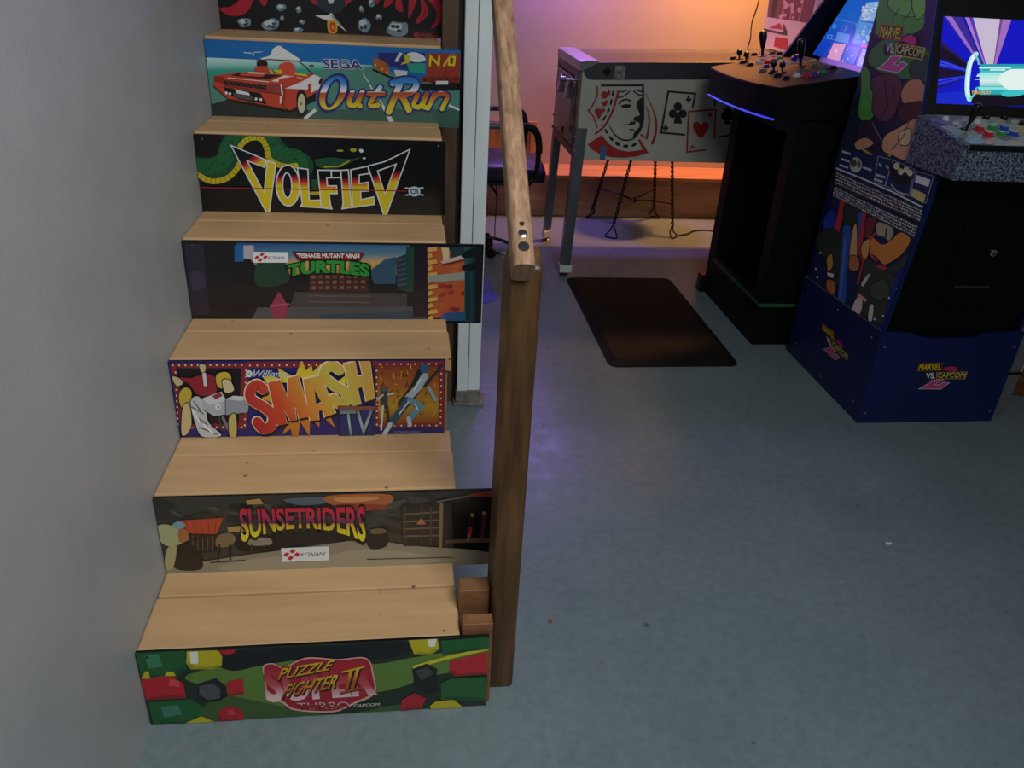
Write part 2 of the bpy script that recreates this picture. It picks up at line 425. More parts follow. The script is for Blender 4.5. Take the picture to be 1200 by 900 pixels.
# ================================================================ the setting
struct(box('floor', (-.12, 4.2, -3.2, 3.9, -.1, 0), 'floor'), 'blue grey painted concrete floor')
struct(box('wall_left', (-.12, 0, -3.2, 3.9, 0, 2.7), 'wall'), 'grey painted wall beside the stairs')
struct(box('wall_back', (0, 4.2, 3.80, 3.9, 0, 2.6), 'backwall'), 'pale back wall lit orange and purple')
struct(box('baseboard_back', (.6, 4.0, 3.55, 3.575, 0, .229), 'ply'), 'plywood face under the ledge')
struct(box('trim_1', (.6, 4.0, 3.505, 3.80, .229, .252), 'ledge', bevel=.003), 'wooden ledge along the back wall')
struct(box('wall_right', (2.63, 4.2, 1.285, 1.40, 0, 2.6), 'white'), 'white partition beyond the blue cabinet')
struct(box('baseboard_right', (2.63, 4.2, 1.262, 1.287, 0, .075), 'brownbase', bevel=.003), 'brown baseboard')
struct(box('trim_2', (2.775, 2.85, 1.255, 1.29, 0, 2.1), 'brownbase', bevel=.003), 'brown door casing')

# ================================================================ stairs
RISE, RUN, TW = .19, .2224, .596
st = thing('staircase', (.3, 0, 0), 'wooden basement stairs with two-board tan treads against the grey wall', 'staircase')
NSTEP = 7
for k in range(NSTEP):
    y0, z = k*RUN, (k+1)*RISE
    wd = TW+(.0, .001, -.001, -.005, -.008, -.004, 0)[k]
    MB().box(.001, wd, y0, y0+.138, z-.036, z).obj('tread_board', 'tread', st, bevel=.004)
    MB().box(.002, wd-.003, y0+.1425, y0+RUN+(.007 if k in (1, 3, 5) else -.0095), z-.036, z-.001).obj('tread_board', 'tread', st, bevel=.003)
    box('riser_board', (.002, wd-.008, y0+.008, y0+.022, z-RISE+(.0 if k else 0), z-.037), 'edge', st)
for x in (.035, .50):
    P = [(x, .024, 0)]
    for k in range(NSTEP):
        P += [(x, k*RUN+.024, (k+1)*RISE-.037), (x, (k+1)*RUN+.0235, (k+1)*RISE-.037)]
    P += [(x, NSTEP*RUN+.0235, NSTEP*RISE-.25), (x, .30, 0)]
    MB().prism(P, (.038, 0, 0)).obj('stringer', 'brownpost', st)
for (b, top) in (((.600, .660, .002, .030, 0, .215), 0), ((.597, .658, .066, .104, 0, .243), 0)):
    o = box('blocking', b, 'block', st, bevel=.003)
    box('end_grain', (b[0]+.002, b[1]-.002, b[2]+.002, b[3]-.002, b[5]-.001, b[5]+.0012), 'blocktop', o)

# ================================================================ railing
rl = thing('stair_railing', (.69, .09, 0), 'brown wooden newel post with sloping worn handrail beside the stairs', 'railing')
P = [(.661, .035, 0), (.661, .145, 0), (.661, .145, .86)]+[(.661, .145-.075*(1-math.cos(a)), .86+.088*math.sin(a)) for a in [PI/2*i/8 for i in range(1, 9)]]+[(.661, .035, .925)]
nw = MB().prism(P, (.051, 0, 0)).obj('newel_post', 'newel', rl, bevel=.007, seg=3)
# handrail: rounded section swept up along the stair pitch
RS, RE = np.array([.6765, .010, .926]), np.array([.671, .95, .926+.94*.80])
d = (RE-RS)/np.linalg.norm(RE-RS); u = np.cross(d, (0, 0, 1)); u /= np.linalg.norm(u); v = np.cross(u, d)
sec = []
RW, RH, RR = .0172, .024, .0105
for cx, cy, a0 in ((1, 1, 0), (-1, 1, 90), (-1, -1, 180), (1, -1, 270)):
    for j in range(5):
        a = math.radians(a0+22.5*j); sec.append((cx*(RW-RR)+RR*math.cos(a), cy*(RH-RR)+RR*math.sin(a)))
hr = MB().prism([RS+u*a+v*b for a, b in sec], RE-RS).obj('handrail', 'rail', rl, bevel=.0)
def on_rail(t, side=0): return RS+d*t+u*side+v*RH
def disc(name, mt, t, r, h, par):
    p = on_rail(t); return MB().lathe([(r, -.003), (r, h*.6), (r*.85, h)], p, 16, v).obj(name, mt, par, smooth=True)
disc('bolt_hole', 'blackmatte', .031, .0088, .0006, hr)
disc('bolt_hole', 'blackmatte', .072, .0042, .0006, hr)
s_ = disc('screw', 'chrome', .054, .0072, .0016, hr)
MB().lathe([(.0026, 0), (.0026, .0022)], on_rail(.054), 8, v).obj('screw_slot', 'blackmatte', s_)

# ================================================================ posts behind the stairs
wp = thing('support_post', (.70, 1.27, 0), 'pale blue white painted double stud post on a concrete pad', 'post')
box('stud', (.661, .6975, 1.24, 1.30, .012, 2.6), 'whitepost', wp, bevel=.003)
box('stud', (.6995, .738, 1.243, 1.30, .012, 2.6), 'whitepost', wp, bevel=.003)
MB().prism([(.648, 1.228, 0), (.752, 1.222, 0), (.762, 1.30, 0), (.65, 1.32, 0)], (0, 0, .013)).obj('footing', 'concrete', wp, bevel=.004)
MB().box(.657, .742, 1.236, 1.304, .012, .055).obj('unpainted_base', 'concrete', wp, bevel=.003)
bp_ = thing('wall_stud', (.63, 1.28, 0), 'dark brown wooden stud beside the pale painted post', 'post')
box('stud', (.600, .646, 1.262, 1.35, 0, 2.6), 'brownpost', bp_, bevel=.003)
box('gap_shade_strip', (.6465, .6605, 1.27, 1.33, 0, 2.6), 'blackmatte', bp_)  # black strip paints in the shade of the gap beside the pale post

# ================================================================ printed riser panels (one on each step)
def riser_panel(k, quad, label, z0=None, z1=None):
    y = k*RUN-.0085
    h = [hit(*p, 'Y', y) for p in quad]
    x0 = .0025; x1 = (h[1][0]+h[2][0])/2
    zt = (h[0][2]+h[1][2])/2 if z1 is None else z1; zb = (h[2][2]+h[3][2])/2 if z0 is None else z0
    if z0 is None and k in (2, 4, 6): zb = k*RISE+.0005
    t = thing('riser_panel', ((x0+x1)/2, y, zb), label, 'riser panel', 'printed panels on the stair risers')
    box('acrylic_sheet', (x0, x1, y, y+.0065, zb, zt), 'panel', t, bevel=.0012)
    for sx in (.03, .97):
        MB().lathe([(.003, -.001), (.003, .001), (.002, .0016)], (x0+(x1-x0)*sx, y, zt-.012), 10, (0, -1, 0)).obj('screw', 'darksteel', t, smooth=True)
    return t, rect_art(t, quad, (x0, y, zb), (x1-x0, 0, 0), (0, 0, zt-zb), (0, -1, 0))
def speckle(a, cols, x0, y0, x1, y1, n, r0, r1, seed=1, flat=1.):
    rg = random.Random(seed)
    for i in range(n):
        r = rg.uniform(r0, r1); a.ell(rg.choice(cols), rg.uniform(x0, x1), rg.uniform(y0, y1), r, r*flat*rg.uniform(.5, 1.2), rg.uniform(-.6, .6), n=9)
def konami(a, q, seal, txt):                 # white sticker with the red seal and the maker's word
    a.poly('#d9dde0', q)
    (cx, cy), r = seal
    for dx, dy in ((0, -1), (-1, 0), (1, 0), (0, 1)):
        x, y = cx+dx*r*(1.15 if dx else .35*-dy*-1), cy+dy*r*.75
        if dy: x = cx-dy*r*.25
        a.poly('#b3202c', [(x-r*.75, y+r*.22), (x-r*.1, y-r*.5), (x+r*.75, y-r*.25), (x+r*.1, y+r*.5)])
    a.text('#17191d', 'KONAMI', txt, 0., .25)

# ---- step 1: coloured gems, puzzle lettering
t, a = riser_panel(0, [(158, 766), (573.8, 744.2), (569.2, 823.3), (174, 849)], 'riser panel printed with red, green and yellow gems on the bottom step', z0=.002)
a.crop(140, 640, 2.4)
a.rect('#1f2c1c', 0, 240, 1100, 520)
a.blob('#5c7d33', [(180, 370), (330, 330), (470, 320), (700, 330), (830, 310), (1040, 280), (1040, 330), (880, 360), (760, 400), (560, 430), (380, 460), (250, 470), (320, 420)])
a.blob('#3d5a2a', [(280, 420), (420, 440), (600, 470), (780, 440), (850, 450), (1040, 440), (1040, 470), (80, 520), (200, 480)])
a.blob('#16171a', [(280, 305), (460, 285), (640, 278), (800, 268), (815, 300), (700, 318), (560, 312), (400, 335), (320, 350), (270, 330)])
a.part('background_print')
def gem(c, dark, hi, pts, hl=None):
    a.poly(c, pts); cx = sum(p[0] for p in pts)/len(pts); cy = sum(p[1] for p in pts)/len(pts)
    a.poly(dark, [(cx+(x-cx)*.98, cy+(y-cy)*.98) for x, y in pts if y > cy-2]+[(cx, cy+4)])
    a.poly(c, [(cx+(x-cx)*.72, cy+(y-cy)*.72) for x, y in pts])
    if hl: a.poly(hi, hl)
    a.part('gem_print', split=True)
gem('#1c5a2a', '#164621', '#3a7f5a', [(45, 300), (185, 292), (188, 345), (150, 372), (60, 372)], [(70, 310), (110, 305), (120, 340), (80, 345)])
gem('#b31f2c', '#8d1822', '#d04a50', [(55, 376), (140, 362), (178, 385), (182, 425), (70, 432)], [(140, 372), (165, 378), (168, 395), (135, 392)])
gem('#1d5c2c', '#174b22', '#3d7a68', [(75, 438), (200, 428), (230, 450), (222, 478), (190, 500), (88, 500)], [(110, 450), (160, 445), (170, 470), (120, 480)])
gem('#b9b01d', '#98901a', '#e6e8d8', [(190, 296), (280, 293), (290, 310), (288, 335), (262, 345), (200, 346), (188, 330)], [(198, 298), (222, 297), (222, 330), (200, 331)])
gem('#1a1c20', '#15171a', '#4a4f52', [(218, 385), (270, 370), (300, 392), (300, 420), (272, 435), (232, 435), (215, 415)], [(222, 392), (260, 384), (282, 400), (280, 425), (245, 430), (222, 415)])
gem('#a91f2a', '#841820', '#c23c42', [(285, 452), (318, 445), (345, 462), (345, 490), (275, 490), (270, 470)], [(300, 460), (318, 456), (322, 470), (302, 472)])
a.poly('#b9b01d', [(175, 496), (225, 475), (262, 490), (250, 510), (180, 510)])
a.poly('#b9b01d', [(58, 372), (70, 352), (80, 352), (84, 372)]); a.poly('#c5b81e', [(125, 364), (132, 352), (150, 352), (158, 364)])
gem('#b31f2c', '#8d1822', '#d04a50', [(300, 380), (345, 368), (350, 412), (305, 420)])
a.poly('#a91f2a', [(276, 294), (328, 288), (325, 300), (300, 306)])
gem('#b9b01d', '#98901a', '#e6e8d8', [(815, 262), (895, 256), (902, 285), (880, 300), (830, 300)], [(868, 260), (893, 258), (890, 278), (872, 280)])
gem('#b31f2c', '#8d1822', '#d04a50', [(930, 318), (1036, 292), (1036, 352), (945, 360), (928, 345)])
a.line('#c9c02a', [(830, 335), (920, 310), (1038, 283)], 9)
gem('#1c5a2a', '#164621', '#3a7f5a', [(905, 262), (1040, 252), (1040, 285), (910, 300)])
gem('#15171a', '#101214', '#3c4144', [(825, 340), (865, 325), (895, 340), (890, 375), (900, 400), (860, 410), (830, 385)], [(832, 345), (865, 335), (885, 350), (850, 372)])
gem('#1d5c2c', '#174b22', '#2f6d48', [(905, 378), (935, 365), (1032, 360), (1030, 425), (905, 425)])
gem('#a91f2a', '#841820', '#c23c42', [(795, 425), (830, 405), (862, 420), (850, 448), (790, 455)])
a.poly('#b9b01d', [(872, 442), (890, 428), (940, 424), (962, 440), (950, 452), (880, 455)])
a.part('gem_print', split=True)
a.crop(290, 755, 6)
a.blob('#d9a7a0', [(110, 150), (180, 125), (260, 150), (420, 85), (640, 95), (840, 85), (890, 200), (895, 330), (760, 400), (600, 460), (330, 450), (240, 400), (140, 360), (125, 260)])
a.blob('#9c1f2c', [(120, 155), (180, 133), (260, 158), (420, 95), (640, 103), (835, 93), (880, 200), (885, 320), (750, 390), (600, 450), (340, 440), (250, 390), (150, 350), (130, 260)])
def grd(y0, y1, *st): return ((0, y0), (0, y1), list(st))
g = grd(180, 360, (0, '#a81f30'), (.55, '#b8505c'), (1, '#e6c3c8'))
a.text(g, 'SUPER', [(120, 170), (870, 110), (890, 330), (140, 385)], .045)
a.text('#c9a7ac', 'TURBO', [(345, 398), (710, 385), (715, 440), (345, 450)], .0); a.text('#5f1620', 'TURBO', [(345, 415), (710, 402), (715, 440), (345, 450)], .0)
for c, off, b in (('#2a1206', 7, .05), (None, 0, .015)):
    g1 = c or grd(110, 250, (0, '#d9c22a'), (.6, '#cf9a24'), (1, '#b0561c')); g2 = c or grd(200, 350, (0, '#d9c22a'), (.55, '#c98a22'), (1, '#a8441c'))
    a.text(g1, 'PUZZLE', [(225+off, 165+off), (620+off, 103+off), (590+off, 165+off), (215+off, 240+off)], b, .3)
    a.text(g2, 'FIGHTER', [(265+off, 275+off), (640+off, 200+off), (615+off, 290+off), (235+off, 365+off)], b, .3)
    a.text(g1, 'II', [(700+off, 170+off), (790+off, 155+off), (770+off, 290+off), (690+off, 300+off)], b, .2)
    a.line(g1, [(670+off, 183+off), (825+off, 146+off)], 12); a.line(g1, [(650+off, 325+off), (805+off, 290+off)], 12)
a.text('#b9bdb0', 'CAPCOM', [(745, 405), (930, 392), (930, 412), (748, 424)], .02, .2)
a.part('lettering')

# ---- step 2: sepia western street
t, a = riser_panel(1, [(180.5, 582.7), (576.5, 574.5), (573, 660), (197, 673.8)], 'riser panel printed with a dusty western street at sunset')
a.crop(170, 560, 2.857)
a.rect('#3b3a33', 0, 20, 1300, 360)
rg = random.Random(5)
speckle(a, ['#2d2d28', '#33322c', '#45433a', '#2a2a27', '#4b4a42'], 30, 70, 1150, 180, 70, 15, 50, 3, .35)
a.blob('#55606b', [(470, 70), (560, 62), (630, 66), (600, 85), (520, 88)])
a.blob('#a8623a', [(610, 60), (720, 52), (825, 55), (830, 80), (780, 95), (680, 95), (625, 85)]); a.blob('#8c3f30', [(640, 88), (740, 85), (820, 92), (760, 108), (680, 105)]); a.blob('#c98a55', [(640, 66), (720, 60), (790, 66), (730, 78), (660, 78)])
a.poly('#b08a48', [(345, 72), (392, 66), (405, 84), (350, 86)])
a.blob('#8a8470', [(30, 300), (180, 280), (320, 258), (460, 240), (640, 215), (760, 205), (900, 225), (1160, 250), (1160, 330), (30, 360)])
a.blob('#9a937c', [(250, 300), (420, 262), (560, 270), (740, 235), (980, 262), (900, 290), (500, 320)])
a.blob('#1d1d1b', [(330, 235), (370, 200), (480, 185), (600, 178), (720, 195), (760, 210), (640, 208), (520, 222), (420, 240)])
a.part('background_print')
a.poly('#b5482b', [(125, 138), (268, 130), (245, 185), (150, 182)])
for i in range(5): a.line('#8d3521', [(140+i*26, 140), (160+i*20, 182)], 3)
a.poly('#a98b4e', [(282, 160), (345, 155), (340, 175), (285, 178)])
a.poly('#2b2620', [(150, 185), (250, 185), (262, 240), (150, 250)])
for i in range(6): a.line('#67543a', [(165+i*17, 190), (165+i*17, 240)], 3)
a.blob('#1d1b18', [(300, 200), (330, 190), (440, 195), (440, 215), (400, 235), (330, 240)])
a.blob('#7d6a4e', [(250, 190), (290, 180), (310, 200), (290, 225), (245, 225)]); a.line('#1e1b17', [(255, 220), (250, 275)], 6); a.line('#1e1b17', [(290, 220), (292, 275)], 6); a.line('#38322a', [(225, 280), (340, 272)], 4)
a.blob('#8c8270', [(350, 205), (400, 195), (430, 203), (425, 220), (360, 222)]); a.line('#3a342b', [(365, 220), (360, 245)], 5); a.line('#3a342b', [(410, 220), (405, 240)], 5)
# foreground rider's back
a.blob('#a8ab7d', [(40, 165), (70, 150), (115, 165), (135, 200), (110, 225), (62, 215)])
a.blob('#7e9aa8', [(98, 150), (120, 140), (140, 152), (130, 165), (105, 164)]); a.blob('#a5683e', [(118, 168), (145, 170), (150, 205), (120, 210)])
a.blob('#24221f', [(105, 225), (150, 215), (185, 245), (195, 300), (110, 302), (95, 260)])
a.blob('#a9a374', [(80, 230), (110, 220), (100, 290), (75, 305), (70, 270)])
a.line('#26231f', [(140, 210), (240, 185)], 5)
# buildings to the right
a.poly('#2a2824', [(860, 90), (1030, 80), (1030, 225), (870, 225)])
for i in range(4): a.line('#6d5a44', [(870, 120+i*24), (985, 112+i*26)], 5)
for x in (875, 930, 960): a.line('#4c4134', [(x, 95), (x, 215)], 5)
a.line('#8a6f50', [(995, 85), (992, 228)], 11)
a.line('#6b665c', [(980, 78), (1070, 62), (1160, 40)], 6)
a.poly('#b06a40', [(912, 152), (928, 132), (944, 152)])
a.poly('#0f0f10', [(1030, 85), (1160, 60), (1160, 240), (1035, 228)])
a.poly('#8a3326', [(1085, 52), (1160, 42), (1160, 62), (1090, 64)])
a.poly('#5d4a36', [(1010, 205), (1160, 196), (1160, 212), (1010, 215)])
a.line('#9c1f3a', [(1090, 160), (1086, 190)], 13); a.line('#1c1a1c', [(1092, 130), (1090, 155)], 15); a.line('#8c6f50', [(1086, 190), (1082, 205)], 6); a.line('#5a1f2e', [(1135, 130), (1128, 195)], 12); a.ell('#a07a5c', 1096, 122, 6); a.ell('#a07a5c', 1134, 116, 6)
a.blob('#23221f', [(745, 185), (790, 170), (820, 185), (812, 225), (760, 232)]); a.blob('#6a5c47', [(760, 170), (800, 165), (815, 178), (770, 184)])
a.line('#2d2c28', [(750, 268), (1030, 262)], 2.5)
a.part('street_picture', 'sepia street with riders and timber buildings', split=True)
a.crop(270, 580, 6.667)
arch = lambda u, v: (u, v*(1+.9*(2*u-1)**2*0)+0)
def arch2(u, v):
    s = (2*u-1)**2
    return (u, v*(1.0+.0*s)-(.72*s)*(1-v))
g = ((0, 95), (0, 300), [(0, '#c8283c'), (.3, '#b02a50'), (.55, '#5d2a52'), (.62, '#c79a2a'), (1, '#d8cf2c')])
a.text('#1b1418', 'SUNSETRIDERS', [(88, 95), (1066, 85), (1070, 252), (100, 255)], .06, 0, arch2)
a.text(g, 'SUNSETRIDERS', [(88, 100), (1062, 90), (1066, 244), (100, 247)], .028, 0, arch2)
a.part('lettering')
konami(a, [(412, 404), (786, 390), (788, 500), (420, 514)], ((495, 455), 36), [(568, 440), (762, 434), (756, 464), (560, 468)])
a.part('maker_sticker', 'white sticker with red seal')

# ---- step 3: comic lettering with starbursts
t, a = riser_panel(2, [(199.3, 421.6), (522, 423), (520.5, 503.3), (213, 507.3)], 'riser panel printed with red to yellow comic lettering on blue')
a.crop(190, 400, 3.2432)
a.rect('#221f66', 0, 50, 1200, 380)
a.poly('#7d2730', [(38, 78), (342, 80), (330, 318), (75, 318)]); a.poly('#15131a', [(62, 96), (312, 98), (300, 300), (95, 300)])
a.rect('#7d2730', 330, 76, 820, 98); a.rect('#7d2730', 815, 78, 1072, 312)
a.poly(((0, 95), (0, 300), [(0, '#7d3a1c'), (.35, '#a05a22'), (.7, '#b08a24'), (1, '#8a3f20')]), [(822, 96), (1052, 96), (1050, 300), (830, 300)])
rg = random.Random(9)
for i in range(70):
    x, y = rg.uniform(830, 1045), rg.uniform(98, 298); a.line(rg.choice(['#5c2a16', '#c8942a', '#d0b030', '#3a1d12']), [(x, y), (x+rg.uniform(-12, 12), y+rg.uniform(-22, 10))], rg.uniform(1.5, 4), cap=False)
P = [(50+i*24, 84+i*.1) for i in range(12)]+[(60+i*.7, 110+i*21) for i in range(10)]+[(330-i*.8, 105+i*22) for i in range(10)]+[(345+i*28, 87) for i in range(17)]+[(835+i*26, 87) for i in range(9)]+[(1062-i*.4, 100+i*22) for i in range(10)]+[(835+i*26, 306) for i in range(9)]+[(822, 110+i*24) for i in range(9)]+[(95+i*24, 310) for i in range(10)]
a.dots('#e3c9a0', P, 3.6)
a.part('background_print', 'blue field with bulb-dotted red frames')
a.ol = ('#141218', 3.5)
# left picture: presenters and a grey television camera (generic figures)
a.blob('#8c2430', [(105, 140), (150, 120), (200, 118), (218, 150), (210, 190), (150, 195), (120, 165)]); a.blob('#c3b27c', [(150, 85), (165, 78), (178, 88), (174, 108), (158, 110)])
a.poly('#c9ccd2', [(163, 112), (176, 112), (180, 160), (168, 160)]); a.line('#8c2430', [(125, 140), (75, 135)], 16); a.blob('#c0b187', [(45, 125), (72, 128), (90, 150), (62, 160)])
a.blob('#bda83c', [(78, 175), (100, 163), (122, 180), (112, 230), (82, 240), (70, 205)]); a.blob('#c8b482', [(85, 235), (112, 225), (120, 300), (98, 338), (78, 330)])
a.blob('#c2a93a', [(215, 120), (255, 108), (275, 130), (262, 165), (222, 165)]); a.blob('#cbbd92', [(238, 140), (268, 138), (285, 175), (250, 185)])
a.blob('#b9bfc5', [(115, 215), (145, 195), (175, 230), (185, 290), (235, 340), (160, 345), (130, 290)])
for p in ((120, 235, 165, 260), (135, 270, 180, 300), (150, 310, 215, 335), (130, 215, 155, 250)): a.line('#3a4048', [p[:2], p[2:]], 4)
for p in ((125, 250, 150, 290), (165, 300, 200, 330)): a.line('#e2e6ea', [p[:2], p[2:]], 7)
a.poly('#a8afb6', [(160, 205), (235, 180), (255, 215), (250, 262), (205, 270), (165, 245)]); a.poly('#c6ccd1', [(160, 205), (235, 180), (255, 213), (185, 228)])
a.poly('#8f979f', [(250, 208), (345, 198), (335, 255), (250, 265)]); a.poly('#c3c9ce', [(250, 208), (280, 195), (348, 200), (310, 214)]); a.line('#20242a', [(250, 208), (250, 265)], 3); a.line('#20242a', [(165, 245), (205, 270), (335, 258)], 3); a.ell('#dfe3e6', 222, 235, 11); a.line('#3a3f46', [(217, 230), (220, 241), (223, 232), (226, 241), (229, 230)], 2)
a.poly('#8b3030', [(200, 195), (230, 182), (240, 195), (212, 208)])
a.line('#33383f', [(225, 270), (235, 320)], 8); a.line('#6a727a', [(240, 275), (262, 318)], 12); a.blob('#b8ab6a', [(262, 275), (290, 262), (292, 340), (265, 345)])
a.part('camera_picture', 'red-jacketed presenters around a grey television camera')
a.ol = None
# right picture: two armoured runners (generic)
a.line('#1b2026', [(990, 120), (965, 175), (920, 230)], 40); a.line('#9fb0ba', [(1000, 130), (975, 170), (940, 205)], 26)
a.ell('#2b5a7c', 1000, 103, 17); a.line('#222830', [(1000, 165), (1062, 95)], 9); a.line('#8fa2ad', [(1015, 170), (1040, 215)], 12)
a.line('#274b62', [(935, 215), (905, 260), (870, 305)], 26); a.line('#5b8aa0', [(945, 215), (985, 235), (945, 280)], 22); a.line('#b6c0c4', [(940, 280), (945, 302)], 16); a.line('#b6c0c4', [(872, 300), (850, 335)], 16)
for p in ((985, 140, 960, 180), (940, 220, 905, 265), (965, 230, 975, 250)): a.line('#d3dee4', [p[:2], p[2:]], 4)
a.line('#30343a', [(850, 175), (850, 230)], 26); a.ell('#50565c', 850, 172, 11); a.line('#a9b0ad', [(845, 195), (820, 215)], 8); a.line('#c5c9bd', [(845, 235), (838, 320)], 7); a.line('#24282c', [(860, 235), (866, 290)], 10); a.line('#b9c1c4', [(862, 195), (885, 190)], 6)
a.text('#8a86c8', 'ELECTRONICS GAMES INC', [(885, 324), (985, 324), (985, 331), (885, 331)])
a.part('runner_picture', 'two blue-grey armoured runners before flames')
a.crop(280, 410, 6.667)
def star(c, pts): a.poly(c, pts); a.part('starburst_print')
st_ = grd(60, 640, (0, '#c9a02a'), (.3, '#d8c832'), (.6, '#c87f2a'), (1, '#b5702a'))
star(st_, [(470, 180), (515, 60), (545, 150), (590, 110), (600, 160), (670, 95), (640, 190), (560, 230)])
star(st_, [(330, 130), (440, 190), (400, 240), (350, 235)]); star(st_, [(205, 190), (330, 200), (320, 260), (240, 240)])
star(st_, [(400, 545), (350, 630), (425, 580), (435, 640), (480, 640), (500, 530), (570, 640), (575, 520), (480, 480)])
star(st_, [(600, 520), (645, 570), (650, 500)]); star(st_, [(680, 500), (770, 575), (730, 480), (670, 460)]); star(st_, [(780, 240), (850, 190), (850, 260)]); star(st_, [(200, 350), (270, 320), (280, 390)])
def S(c, w, pts): a.line(c, cr(pts, 6), w)
big = ((150, 600), (900, 90), [(0, '#a81f2e'), (.3, '#c04428'), (.55, '#c98a36'), (.8, '#bdb048'), (1, '#c9a04a')])
s1 = [(215, 285), (165, 255), (115, 290), (120, 360), (220, 420), (285, 480), (270, 560), (205, 575), (165, 530)]
s2 = [(805, 150), (760, 120), (700, 140), (690, 200), (770, 265), (860, 320), (850, 385), (800, 395), (760, 360)]
Mp = [(250, 235), (345, 215), (405, 350), (405, 205), (485, 185), (580, 490), (490, 505), (455, 395), (470, 515), (420, 520), (370, 430), (395, 540), (325, 555)]
Ap = [(525, 215), (660, 185), (775, 465), (690, 495), (675, 440), (640, 450), (645, 515), (575, 520)]; Ah = [(610, 290), (665, 385), (625, 405)]
Hp = [(840, 105), (925, 85), (945, 200), (985, 190), (960, 80), (1040, 75), (1075, 360), (1010, 380), (985, 270), (945, 285), (970, 400), (905, 415), (870, 250)]
for off, c, gw in (((8, 10), '#17101a', 1), ((-3, -4), '#e3d3b0', .75), ((0, 0), None, 0)):
    cc = c or big; f = lambda P: [(x+off[0], y+off[1]) for x, y in P]
    S(cc, 78+16*gw, f(s1)); S(cc, 74+16*gw, f(s2))
    for P, H in ((Mp, None), (Ap, Ah), (Hp, None)):
        a.poly(cc, *([f(P)]+([f(H)] if H else [])))
        if gw: a.line(cc, f(P), 14*gw, True)
a.part('lettering', 'red to yellow comic letters')
a.poly('#1c2038', [(790, 410), (1075, 412), (1075, 630), (800, 635)])
a.rect('#7f4a44', 800, 415, 1075, 440)
gs = grd(440, 630, (0, '#5d6f7a'), (.5, '#9fb4bc'), (1, '#5f7480'))
a.poly('#232a66', [(806, 440), (1070, 440), (1070, 632), (806, 632)])
a.text('#10131c', 'TV', [(812, 450), (1068, 444), (1040, 636), (850, 640)], .02); a.text(gs, 'TV', [(806, 446), (1062, 440), (1034, 630), (845, 632)], .0)
a.part('lettering'); a.ell('#d5d9de', 104, 170, 26); a.text('#24262e', 'W', [(92, 158), (117, 158), (114, 182), (94, 182)])
a.text('#c5cdd8', 'Williams', [(142, 142), (400, 150), (400, 196), (138, 194)], .01, .35)
a.part('small_lettering')

# ---- step 4: night street picture with green letters
t, a = riser_panel(3, [(215.2, 278.9), (567.3, 289.6), (563.2, 380.2), (228, 376)], 'riser panel printed with a city street at dusk and green lettering')
a.crop(200, 270, 3.1579)
a.rect('#17181c', 0, 0, 1300, 400)
a.poly(((0, 45), (0, 150), [(0, '#1f4f86'), (.45, '#5b7f92'), (.75, '#c9a35c'), (1, '#b0893a')]), [(250, 40), (890, 60), (890, 170), (740, 160), (440, 160), (400, 130), (320, 120)])
a.blob('#23402f', [(330, 115), (400, 95), (440, 130), (440, 190), (330, 200)])
a.poly('#2c2634', [(60, 40), (130, 42), (150, 300), (85, 312)]); a.poly('#3d3346', [(75, 150), (120, 140), (140, 200), (90, 220)])
a.poly('#1c1c20', [(150, 60), (245, 50), (235, 310), (150, 312)]); a.rect('#a9a3b5', 280, 50, 318, 100); a.rect('#1f5f96', 246, 48, 280, 110)
a.poly('#3b2428', [(520, 155), (740, 160), (740, 230), (520, 225)])
for i in range(8):
    for j in range(3): a.rect('#6b4038' if (i+j) % 2 else '#7d5a3c', 530+i*26, 165+j*20, 545+i*26, 177+j*20)
a.poly('#3f3d40', [(470, 225), (880, 235), (880, 330), (430, 325)])
for y in (240, 262, 285): a.line('#5b4f4a', [(520, y), (745, y+5)], 6)
a.poly('#4b4c50', [(330, 280), (950, 285), (950, 340), (300, 340)])
a.poly('#2e4456', [(560, 310), (960, 300), (960, 330), (560, 330)])
a.poly('#33506a', [(745, 150), (800, 110), (840, 100), (840, 200), (760, 200)])
a.poly('#2a3742', [(840, 105), (880, 90), (885, 230), (845, 220)])
for i in range(6): a.line('#4d6272', [(845, 115+i*18), (882, 105+i*19)], 3)
a.poly('#1c4232', [(878, 65), (908, 65), (908, 230), (880, 230)]); a.poly('#1f1724', [(908, 65), (958, 68), (958, 325), (900, 325)])
# pink hydrant, grey barrel
a.blob('#8c3350', [(392, 250), (410, 225), (428, 250), (440, 280), (432, 318), (390, 318), (380, 280)]); a.line('#a8456a', [(378, 275), (445, 270)], 8)
a.part('background_print', 'dusk sky over brick buildings and street')
a.crop(430, 280, 8.571)
a.rect('#0e1114', 610, 75, 1200, 860)
a.poly('#a8522c', [(620, 95), (780, 100), (990, 210), (985, 480), (980, 800), (640, 800)])
for i, y in enumerate(range(95, 800, 62)):
    x1 = 720 if i % 2 == 0 else 672; a.poly('#c79a50', [(622, y+10), (x1-10, y), (x1, y+38), (622, y+52)]); a.line('#5e2d1a', [(622, y+56), (x1+4, y+42)], 6)
for i in range(18):
    rg = random.Random(i+40); x, y = rg.uniform(720, 960), rg.uniform(260, 760); a.poly(rg.choice(['#8c2f24', '#a8462c', '#b5602e', '#7a2822']), [(x, y), (x+62, y-8), (x+62, y+30), (x, y+38)])
a.poly('#8d8f88', [(620, 380), (990, 345), (990, 425), (620, 445)])
a.poly('#c8b48a', [(760, 100), (835, 105), (835, 220), (775, 225)]); a.poly('#1f3742', [(850, 100), (990, 100), (990, 190), (850, 210)])
a.poly('#b9a598', [(750, 235), (965, 178), (985, 215), (770, 262)]); a.poly('#5e2a26', [(770, 262), (985, 215), (988, 235), (775, 280)])
a.poly('#274e78', [(740, 800), (780, 750), (985, 740), (985, 830), (740, 830)])
a.part('brick_wall_picture', 'orange brick wall with window sill')
